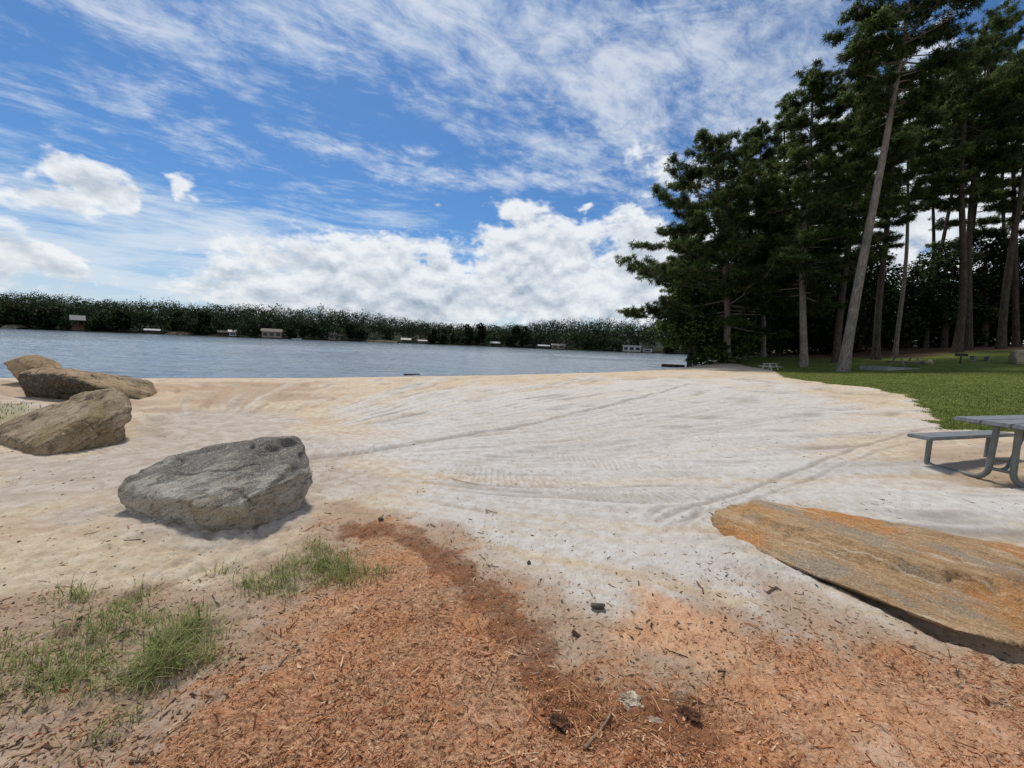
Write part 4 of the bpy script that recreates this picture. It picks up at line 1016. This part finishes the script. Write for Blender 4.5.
# ------------------------------------------------------------------ far shore: wood, front trees, boathouses
top_prof = [(-260, 285), (-100, 288), (0, 290), (50, 291), (100, 297), (150, 297), (200, 302), (250, 303), (300, 305), (350, 307), (380, 312), (420, 319), (450, 322), (480, 323), (520, 321), (560, 317), (600, 317), (640, 319), (700, 320), (780, 318), (900, 315), (1100, 312)]
def far_top(px): return np.interp(px, [a for a, _ in top_prof], [b for _, b in top_prof])
M_FAR = leaf_mat('far_wood_leaves', [(0, (.020, .034, .018)), (.5, (.040, .066, .030)), (1, (.070, .105, .046))], .3, .09, .6, .22)
M_FARL = leaf_mat('far_front_leaves', [(0, (.022, .034, .018)), (.5, (.046, .068, .030)), (1, (.085, .11, .05))], .3, .3, .6, .3)
rs = np.random.RandomState(12)
Vs = []; 
def far_tree_leaves(x, y, z0, H, R, n, rs, low_=0.):
    d = rs.normal(size=(n, 3)); d /= np.linalg.norm(d, axis=1)[:, None]
    r = np.minimum(1.03, rs.uniform(.3, 1, n)**.5 * (1 + .34 * fbm(d[:, 0]*1.7 + x, d[:, 1]*1.7 + y, d[:, 2]*1.7, 2)))
    lo_ = low_
    C = np.array([x, y, z0 + H * (.62 - .14 * lo_)]) + d * r[:, None] * np.array([R, R, H * (.36 + .12 * lo_)])
    a = rs.normal(size=(n, 3)); a /= np.linalg.norm(a, axis=1)[:, None]; q = rs.normal(size=(n, 3)); b = np.cross(a, q); b /= np.linalg.norm(b, axis=1)[:, None]
    s = rs.uniform(.28, .62, n)[:, None]
    nn = d + rs.normal(0, .3, d.shape) + (0, 0, .2)
    return np.stack([C - a*s, C + b*s*.7, C + a*s, C - b*s*.7], 1).reshape(-1, 3), np.repeat(nn, 4, 0)
for row, (dep, cnt, k0, k1) in enumerate([(4, 420, .30, .62), (16, 320, .55, .90), (40, 300, .72, .98), (80, 260, .84, 1.03)]):
    for i in range(cnt):
        px = -230 + (i + rs.rand()) * (1000 if row else 960) / cnt
        d = ray(px, 345); Y = float(farY(px)) + dep + rs.uniform(-8, 8)
        x, y = d[0] / d[1] * Y, Y; z0 = gz(x, y)
        if z0 < WATER + .05: continue
        yh = 325 + .039 * px
        ztop = P(px, yh - (yh - far_top(px)) * rs.uniform(k0, k1) * (1 + .10 * float(noise3(px * .045, row * 3., 2.)) + .06 * float(noise3(px * .14, row * 5., 7.))), Y)[2]
        H = max(5, ztop - z0); R = rs.uniform(3.6, 7.6) * (H / 18)**.5
        if rs.rand() < .05: H *= rs.uniform(1.03, 1.12); R *= .7
        Vs.append(far_tree_leaves(x, y, z0 + (.0 if row == 0 else 0), H, R, 260 if row < 2 else 220, rs, 1. if row == 0 else 0.))
Vv = np.concatenate([a for a, _ in Vs]); me_ = np_mesh('far_woods', Vv, np.arange(len(Vv)).reshape(-1, 4), True); soft_normals(me_, np.concatenate([b for _, b in Vs]))
tag(link('far_woods', me_, M_FAR), 'dark green wood covering the far shore of the lake', 'woods', kind='stuff')
# trees at the water's edge over there
FT = []
for v in range(3):
    r_ = empty('shore_tree', (0, 0, 0), 0, 'round leafy tree at the water edge of the far shore', 'tree', 'trees along the far shore')
    mb = MB(); t = np.linspace(0, 1, 5); mb.tube(np.stack([0*t, 0*t, 7*t - .3], 1), .3 * (1 - .7*t), 6); mb.build('trunk', M_BARKD, r_)
    rsv = np.random.RandomState(80 + v)
    Vv, F = leaf_crown(rsv, [(rsv.normal(0, 1.2), rsv.normal(0, 1.2), 3 + 1.6*q, rsv.uniform(2.2, 3.4) * (1.1 - .09*q), 2.2) for q in range(5)], 2200, .85, .6)
    me_ = np_mesh('crown', Vv, F, True); soft_normals(me_, LEAF_N); link('crown', me_, M_FARL, r_); FT.append(r_)
npx = list(np.linspace(-150, 700, 74) + rs.uniform(-4, 4, 74))
first = [True] * 3
gaps = [(66, 92), (142, 163), (216, 240), (260, 286), (326, 344), (362, 428), (486, 502), (534, 568), (618, 655)]
for i, px in enumerate(npx):
    if any(a - 3 < px < b + 3 for a, b in gaps): continue
    v = rs.randint(3); d = ray(px, 345); Y = float(farY(px)) + 3 + rs.uniform(0, 5); x, y = d[0]/d[1]*Y, Y
    s = rs.uniform(.75, 1.35); z = gz(x, y) - .1
    if first[v]: FT[v].location = (x, y, z); FT[v].scale = (s, s, s); first[v] = False
    else: copy_tree(FT[v], (x, y, z), rs.uniform(0, 6), (s * rs.uniform(.9, 1.2), s, s * rs.uniform(.85, 1.15)))

M_TAN = noisy_mat('tan_siding', (.30, .25, .19), (.36, .30, .23), 2, .8, .2)
M_REDW = noisy_mat('red_brown_wood', (.11, .055, .04), (.15, .08, .055), 3, .8, .2)
M_ROOFP = noisy_mat('pale_metal_roof', (.27, .245, .23), (.33, .30, .28), 1, .5, .4)
M_ROOFG = noisy_mat('grey_brown_shingle', (.17, .145, .13), (.24, .20, .18), 2, .9, .2)
M_WALLW = noisy_mat('white_siding', (.46, .46, .45), (.40, .40, .39), 2, .7, .3)
M_GLASSD = new_mat('dark_opening', (.012, .014, .016), .2, .5)[0]
M_PILE = noisy_mat('dock_piles', (.09, .07, .055), (.15, .12, .10), 3, .9, .2)
M_BANK = noisy_mat('stone_bank', (.12, .09, .065), (.20, .16, .12), .8, .95, .2, .6, 3, dist=.2)
def place_far(px, Y):
    d = ray(px, 345); x, y = d[0]/d[1]*Y, Y; return (x, y, WATER), -math.atan2(x, y)
def gable(bm, w, d, z0, z1, ov=.6, axis='x'):
    hw, hd = w/2 + ov, d/2 + ov; th = .22
    for s in (1, -1):
        if axis == 'x': q = [(-hw, s*hd, z0), (hw, s*hd, z0), (hw, 0, z1), (-hw, 0, z1)]
        else: q = [(s*hw, -hd, z0), (s*hw, hd, z0), (0, hd, z1), (0, -hd, z1)]
        lo = [bm.verts.new(p) for p in q]; hi = [bm.verts.new((p[0], p[1], p[2] + th)) for p in q]
        bm.faces.new(lo); bm.faces.new(hi)
        for k in range(4): bm.faces.new((lo[k], lo[(k+1) % 4], hi[(k+1) % 4], hi[k]))
    bmesh.ops.recalc_face_normals(bm, faces=bm.faces)
def boathouse(px0, px1, pyt, pyb, label, wall, roof, cat='boathouse', name='boathouse', open_dock=False, upper=False, windows=0, Yoff=-3, flat=False):
    pxc = (px0 + px1) / 2; Y = float(farY(pxc)) + Yoff; (x, y, z), rz = place_far(pxc, Y)
    s = Y / FPX / math.sqrt(1 + (x / Y)**2)         # metres per pixel, facing the lake
    w = (px1 - px0) * s * .95; h = (pyb - pyt) * Y / FPX; dp = max(3.5, w * .55)
    r = empty(name, (x, y, z), rz, label, cat)
    hr = .12 * h if flat else .30 * h; hw = h - hr
    for a in (-1, 0, 1):
        for b in (-1, 1): box_obj('post', (a*w*.44 - .15, b*dp*.42 - .15, -1.2), (a*w*.44 + .15, b*dp*.42 + .15, (hw if open_dock else .55)), M_PILE, r)
    box_obj('deck', (-w/2, -dp/2 - .8, .56), (w/2, dp/2, .74), M_PILE, r)
    if upper:
        box_obj('wall', (-w*.42, -dp*.1, .742), (w*.42, dp*.42, hw * .55), wall, r)
        box_obj('upper_deck', (-w*.48, -dp*.48, hw * .552), (w*.48, dp*.48, hw*.59), M_REDW, r)
        for a in (-1, 0, 1):
            for b in (-1, 1): box_obj('upper_post', (a*w*.44 - .12, b*dp*.42 - .12, hw*.592), (a*w*.44 + .12, b*dp*.42 + .12, hw), M_REDW, r)
        bm = bmesh.new()
        bm_box(bm, (-w*.44, -dp*.44 - .04, hw*.70), (w*.44, -dp*.44 + .04, hw*.72)); bm_obj('railing', bm, M_REDW, r)
    elif not open_dock:
        box_obj('wall', (-w*.46, -dp*.42, .742), (w*.46, dp*.42, hw), wall, r)
        for k in range(windows):
            cx = -w*.46 + w*.92 * (k + .5) / windows; ww = w*.92 / windows * .33
            box_obj('window', (cx - ww, -dp*.42 - .06, .74 + (hw-.74)*.28), (cx + ww, -dp*.42 - .003, .74 + (hw-.74)*.82), M_GLASSD, r)
    bm = bmesh.new()
    if flat: bm_box(bm, (-w/2, -dp*.5, hw + .003), (w/2, dp*.5, h))
    else: gable(bm, w * .92, dp, hw + .01, h)
    bm_obj('roof', bm, roof, r)
    return r
boathouse(72, 87, 314.5, 330, 'two storey red brown boathouse with a pale roof on the far left shore', M_REDW, M_ROOFP, upper=True)
boathouse(145, 161, 327.5, 332.5, 'low open boat dock with a pale roof right of the red brown boathouse', M_WALLW, M_ROOFP, 'boat dock', 'boat_dock', True)
boathouse(218, 228, 330, 336, 'small tan covered boat dock beside a white one on the far shore', M_TAN, M_ROOFG, 'boat dock', 'boat_dock', True)
boathouse(229, 237, 329, 336, 'small white boathouse on the far shore left of the long grey roofed one', M_WALLW, M_ROOFP, windows=1)
boathouse(261, 283, 327.5, 337, 'long boathouse with a grey brown roof in the middle of the far shore', M_TAN, M_ROOFG, windows=3)
boathouse(328, 341, 330.5, 338, 'brown boathouse half hidden among far trees right of the long one', M_TAN, M_ROOFG, windows=2, Yoff=2)
boathouse(401, 411, 338, 343, 'pale roofed open dock, left of a pair right of the tan seawall', M_WALLW, M_ROOFP, 'boat dock', 'boat_dock', True)
boathouse(418, 427, 339.5, 343.5, 'pale roofed open dock, right of a pair right of the tan seawall', M_WALLW, M_ROOFP, 'boat dock', 'boat_dock', True)
boathouse(490, 500, 342, 347, 'small white gazebo dock alone on the far shore', M_WALLW, M_WALLW, 'boat dock', 'boat_dock', True)
boathouse(538, 550, 344.5, 348.5, 'open dock with a bright white roof beside a tan boathouse', M_WALLW, M_WALLW, 'boat dock', 'boat_dock', True)
boathouse(551, 566, 344.5, 350, 'tan boathouse right of the bright white roofed dock', M_TAN, M_ROOFG, windows=2, Yoff=1)
boathouse(622, 642, 346, 353, 'white flat roofed boathouse with dark openings left of the pines', M_WALLW, M_WALLW, windows=3, flat=True)
boathouse(643, 653, 349, 353.5, 'low white boat shelter joined to the white boathouse with dark openings', M_WALLW, M_WALLW, 'boathouse', 'boathouse', windows=1, flat=True)
def bank(px0, px1, pyt, label, seed):
    pts = []; rs = np.random.RandomState(seed); n = 14
    for i in range(n):
        px = px0 + (px1 - px0) * i / (n - 1); Y = float(farY(px)) - 1 + rs.uniform(-.5, .5); d = ray(px, 345)
        pts.append((d[0]/d[1]*Y, Y))
    pts = np.array(pts); c = pts.mean(0); yb = 325 + .039 * (px0 + px1) / 2
    h = max(1.2, (yb + 3 - pyt) * farY((px0+px1)/2) / FPX) * .5
    V_ = []; 
    for i, (x, y) in enumerate(pts):
        e = max(.05, math.sin(PI * (i + .3) / (n - .4)))**.35
        for (dy, z) in [(-1.5, -.8), (-.6, .3 * h * e), (1.0, h * e * rs.uniform(.75, 1)), (4., h * e * rs.uniform(.9, 1.05)), (9., -.8)]:
            V_.append((x - c[0], y - c[1] + dy, z))
    F_ = [(i*5+j, i*5+j+1, (i+1)*5+j+1, (i+1)*5+j) for i in range(n-1) for j in range(4)] + [(i*5+4, i*5, (i+1)*5, (i+1)*5+4) for i in range(n-1)]
    F_ = np.array(F_)[:, ::-1]
    o = link('seawall', np_mesh('seawall', np.array(V_), F_, False), M_BANK, None, (c[0], c[1], WATER)); return tag(o, label, 'seawall')
bank(2, 20, 320, 'brown bank of stone at the far left edge of the lake', 1)
bank(166, 191, 327, 'tan stone bank left of the small covered dock', 2)
bank(363, 397, 337.5, 'long tan seawall left of the pair of pale roofed docks', 3)
def boat(px, label, L=5.5):
    Y = float(farY(px)) - 6; (x, y, z), rz = place_far(px, Y)
    r = empty('motor_boat', (x, y, z), rz, label, 'boat')
    n = 9; V_ = []
    for i in range(n):
        t = i / (n-1); wd = 1.0 * (1 - max(0, t - .45)**2 / .3) if t < 1 else .03; wd = max(.03, wd); xx = (t - .5) * L; sh = .15 * t * t
        V_ += [(xx, -wd, .75 + sh), (xx, -wd*.8, .0), (xx, 0, -.2), (xx, wd*.8, .0), (xx, wd, .75 + sh)]
    F_ = [(i*5+j, i*5+j+1, (i+1)*5+j+1, (i+1)*5+j) for i in range(n-1) for j in range(4)] + [(i*5+4, i*5, (i+1)*5, (i+1)*5+4) for i in range(n-1)] + [(0, 4, 3, 1)]
    link('hull', np_mesh('hull', np.array(V_), np.array(F_), False), M_WALLW, r)
    box_obj('windscreen', (-.2, -.7, .86), (.1, .7, 1.45), M_GLASSD, r)
    box_obj('outboard_motor', (-L/2 - .45, -.25, .2), (-L/2 - .02, .25, 1.25), M_GLASSD, r, .05)
boat(297, 'small white motor boat moored right of the long grey roofed boathouse')

# ------------------------------------------------------------------ sky and light
SUN_EL, SUN_AZ = 62., -28.               # azimuth to the right of the view direction
W_ = bpy.data.worlds.new('World'); sc.world = W_; W_.use_nodes = True
def build_sky():
    nt = W_.node_tree; nt.nodes.clear()
    out = nt.nodes.new('ShaderNodeOutputWorld'); bg = nt.nodes.new('ShaderNodeBackground'); nt.links.new(bg.outputs[0], out.inputs[0])
    sky = nt.nodes.new('ShaderNodeTexSky'); sky.sky_type = 'NISHITA'; sky.sun_disc = False
    sky.sun_elevation = rad(SUN_EL); sky.sun_rotation = rad(SUN_AZ); sky.air_density = 1.0; sky.dust_density = .6; sky.ozone_density = 2.0
    tc = nt.nodes.new('ShaderNodeTexCoord'); g = tc.outputs['Generated']
    nv = nt.nodes.new('ShaderNodeVectorMath'); nv.operation = 'NORMALIZE'; nt.links.new(g, nv.inputs[0])
    sp = nt.nodes.new('ShaderNodeSeparateXYZ'); nt.links.new(nv.outputs[0], sp.inputs[0])
    X, Y, Z = (V(nt, sp.outputs[i]) for i in range(3))
    az = X._m('ARCTAN2', Y) * 57.2958; el = Z._m('ARCSINE') * 57.2958
    def vec(x, y, z=0.):
        c = nt.nodes.new('ShaderNodeCombineXYZ')
        for i, q in enumerate((x, y, z)):
            if isinstance(q, V): nt.links.new(q.s, c.inputs[i])
            else: c.inputs[i].default_value = q
        return c.outputs[0]
    def ang(px, py):
        d = ray(px, py); d = d / np.linalg.norm(d); return math.degrees(math.atan2(d[0], d[1])), math.degrees(math.asin(d[2]))
    # warp the blob space so that outlines are never smooth ovals
    wn = n_noise(nt, vec(az * .09, el * .13), 1., 4, .6) - .5
    wn2 = n_noise(nt, vec(az * .09 + 17., el * .13 + 5.), 1., 4, .6) - .5
    azw = az + wn * 14.; elw = el + wn2 * 9.
    def blob(px, py, rx, ry, rot=0., amt=1.):
        a, e = ang(px, py)
        dx = azw - a; dy = elw - e
        if rot:
            c, s = math.cos(rad(rot)), math.sin(rad(rot)); dx, dy = dx * c + dy * s, dy * c - dx * s
        return ((dx / rx) * (dx / rx) + (dy / ry) * (dy / ry))._m('MULTIPLY', -1.).exp() * amt
    def total(bs):
        t = bs[0]
        for b in bs[1:]: t = t._m('MAXIMUM', b)
        return t
    # ---- high thin cloud, laid on a plane far overhead
    zz = Z._m('MAXIMUM', .0) + .10
    u, v = X / zz, Y / zz
    pl = vec(u * .82 + v * .57, v * .82 - u * .57)
    c1 = n_noise(nt, n_map(nt, pl, (1.0, 1.7, 1)), 1.3, 10, .62, 1.2)
    c2 = n_noise(nt, n_map(nt, pl, (2.2, 4.6, 1), (0, 0, -.55)), 1.9, 9, .66, 1.1)
    c3 = n_noise(nt, pl, 7.5, 7, .66, .6)
    cir = total([blob(470, 20, 30, 9, -4, 1.15), blob(640, 70, 24, 13, 0, 1.1), blob(760, 60, 20, 20, 0, 1.0), blob(600, 110, 8, 6, 0, 1.05), blob(120, 12, 26, 5, 4, .95), blob(300, 30, 16, 5, -10, .95),
                 blob(400, 165, 16, 2.6, -3, .95), blob(540, 180, 16, 2.2, 6, .95), blob(200, 140, 8, 3.2, -14, .85), blob(130, 92, 4.5, 2.6, 10, .8), blob(320, 130, 8, 2.4, -6, .75), blob(60, 110, 12, 1.6, -8, .6),
                 blob(680, 160, 8, 1.4, 8, .6), blob(430, 100, 14, 4, -14, .75), blob(260, 185, 12, 2, 2, .75)])
    hi = (((el - 38.) * .06).clamp() * .75)._m('MAXIMUM', (az._m('ABSOLUTE') - 70.).smooth(0., 30.) * .95)          # sheet continues overhead and behind; unseen cover added to neutralise blue skylight
    cir = cir._m('MAXIMUM', hi)
    c5 = n_noise(nt, n_map(nt, pl, (5., 10., 1), (0, 0, .55)), 1.6, 7, .68, .9)
    dens = ((c5 - .5) * .7 + cir * 1.0 + (c1 - .5) * 1.8 + (c2 - .5) * 1.0 + (c3 - .5) * 1.15)
    cirA = dens.smooth(.40, 1.45) * .80
    low = total([blob(120, 258, 30, 6.5, 0, 1.15), blob(290, 235, 22, 4.5, 2, .9), blob(60, 215, 24, 5.5, 0, 1.0), blob(-80, 230, 22, 9, 0, 1.0)])
    c4 = n_noise(nt, vec(az * .05, el * .32), 1., 7, .6, .5)
    lowA = (low * .85 + (c4 - .5) * 3.2 + (c5 - .5) * .6).smooth(.15, 1.15) * .85
    lowA = lowA._m('MAXIMUM', (1. - el.smooth(1., 11.)) * .75)
    # ---- cumulus near the horizon
    def puff(e_off):
        e2 = el + e_off
        n = n_noise(nt, vec(az * .055, e2 * .085), 1.6, 10, .60, .25)
        n2 = n_noise(nt, vec(az * .05 + 31., e2 * .08), 5.2, 6, .6, .2)
        return (n - .5) * 1.6 + (n2 - .5) * 1.15
    topl = total([blob(310, 300, 13, 6.4, 0, 1.2), blob(430, 292, 15, 7.6, 0, 1.25), blob(535, 275, 12, 9., 0, 1.25), blob(640, 275, 14, 8., 0, 1.2), blob(760, 280, 20, 9, 0, 1.2),
                  blob(46, 196, 3.4, 3.0, 0, .84), blob(82, 182, 3.4, 3.2, 0, .90), blob(108, 200, 3.2, 2.4, 0, .80), blob(168, 186, 2.4, 2.6, 0, .78), blob(58, 276, 5, 2.6, 0, .82), blob(578, 208, 2.6, 1.6, 0, .85), blob(5, 265, 2, 2, 0, .9),
                  blob(520, 222, 6, 3, 0, .8), blob(900, 200, 30, 14, 0, .9), blob(-260, 240, 14, 7, 0, 1.0)])
    side = (az._m('ABSOLUTE') - 75.).smooth(0., 25.) * (1. - (el - 14.).smooth(0., 12.)) * 1.1
    topl = topl._m('MAXIMUM', side)
    p0 = puff(0.)
    base = topl - .42
    cu = base + p0 * .85
    cuA = cu.smooth(.0, .28)
    # lit tops, grey undersides: compare with the density a little higher up
    p1 = puff(1.3)
    shade = ((p0 - p1) * 1.7 + .55).clamp()
    thick = cu.smooth(.10, .85)
    lit = (shade * .95 + .42 - thick * .36 - (1. - (el - 3.).smooth(0., 7.)) * .22).clamp()
    cucol = n_mix(nt, lit, (2.3, 2.85, 3.6), (6.3, 6.5, 6.7))
    cicol = (5.3, 5.7, 6.2)
    tint = nt.nodes.new('ShaderNodeMix'); tint.data_type = 'RGBA'; tint.blend_type = 'MULTIPLY'; tint.inputs[0].default_value = 1.
    nt.links.new(sky.outputs[0], tint.inputs[6]); tint.inputs[7].default_value = (SKY_T[0], SKY_T[1], SKY_T[2], 1)
    c = n_mix(nt, cirA, tint.outputs[2], cicol)
    c = n_mix(nt, lowA, c, (5.0, 5.6, 6.2))
    c = n_mix(nt, cuA * .95, c, cucol)
    nt.links.new(c, bg.inputs[0]); bg.inputs[1].default_value = .10
SKY_T = (.31, .52, .72)
build_sky()
sl = bpy.data.lights.new('sun', 'SUN'); sl.energy = 2.1; sl.angle = rad(9); sl.color = (1., .93, .83)
so = bpy.data.objects.new('sun', sl); COL.objects.link(so)
sv = Vector((math.sin(rad(SUN_AZ)) * math.cos(rad(SUN_EL)), math.cos(rad(SUN_AZ)) * math.cos(rad(SUN_EL)), math.sin(rad(SUN_EL))))
so.rotation_euler = (-sv).to_track_quat('-Z', 'Y').to_euler(); so.location = sv * 100

# ------------------------------------------------------------------ camera
cam = bpy.data.cameras.new('camera'); cam.sensor_fit = 'HORIZONTAL'; cam.sensor_width = 36.; cam.lens = 36. * FPX / 1024
cam.clip_start = .05; cam.clip_end = 6000
co_ = bpy.data.objects.new('camera', cam); COL.objects.link(co_)
mw = Matrix(((RT[0], UP[0], -FW[0], 0), (RT[1], UP[1], -FW[1], 0), (RT[2], UP[2], -FW[2], EYE[2]), (0, 0, 0, 1)))
co_.matrix_world = mw
sc.camera = co_
vs = sc.view_settings; vs.view_transform = 'Standard'; vs.look = 'None'; vs.exposure = .47; vs.gamma = 1.
try: vs.use_curve_mapping = False
except Exception: pass
sc.render.engine = 'CYCLES'
sc.cycles.max_bounces = 6; sc.cycles.transparent_max_bounces = 4
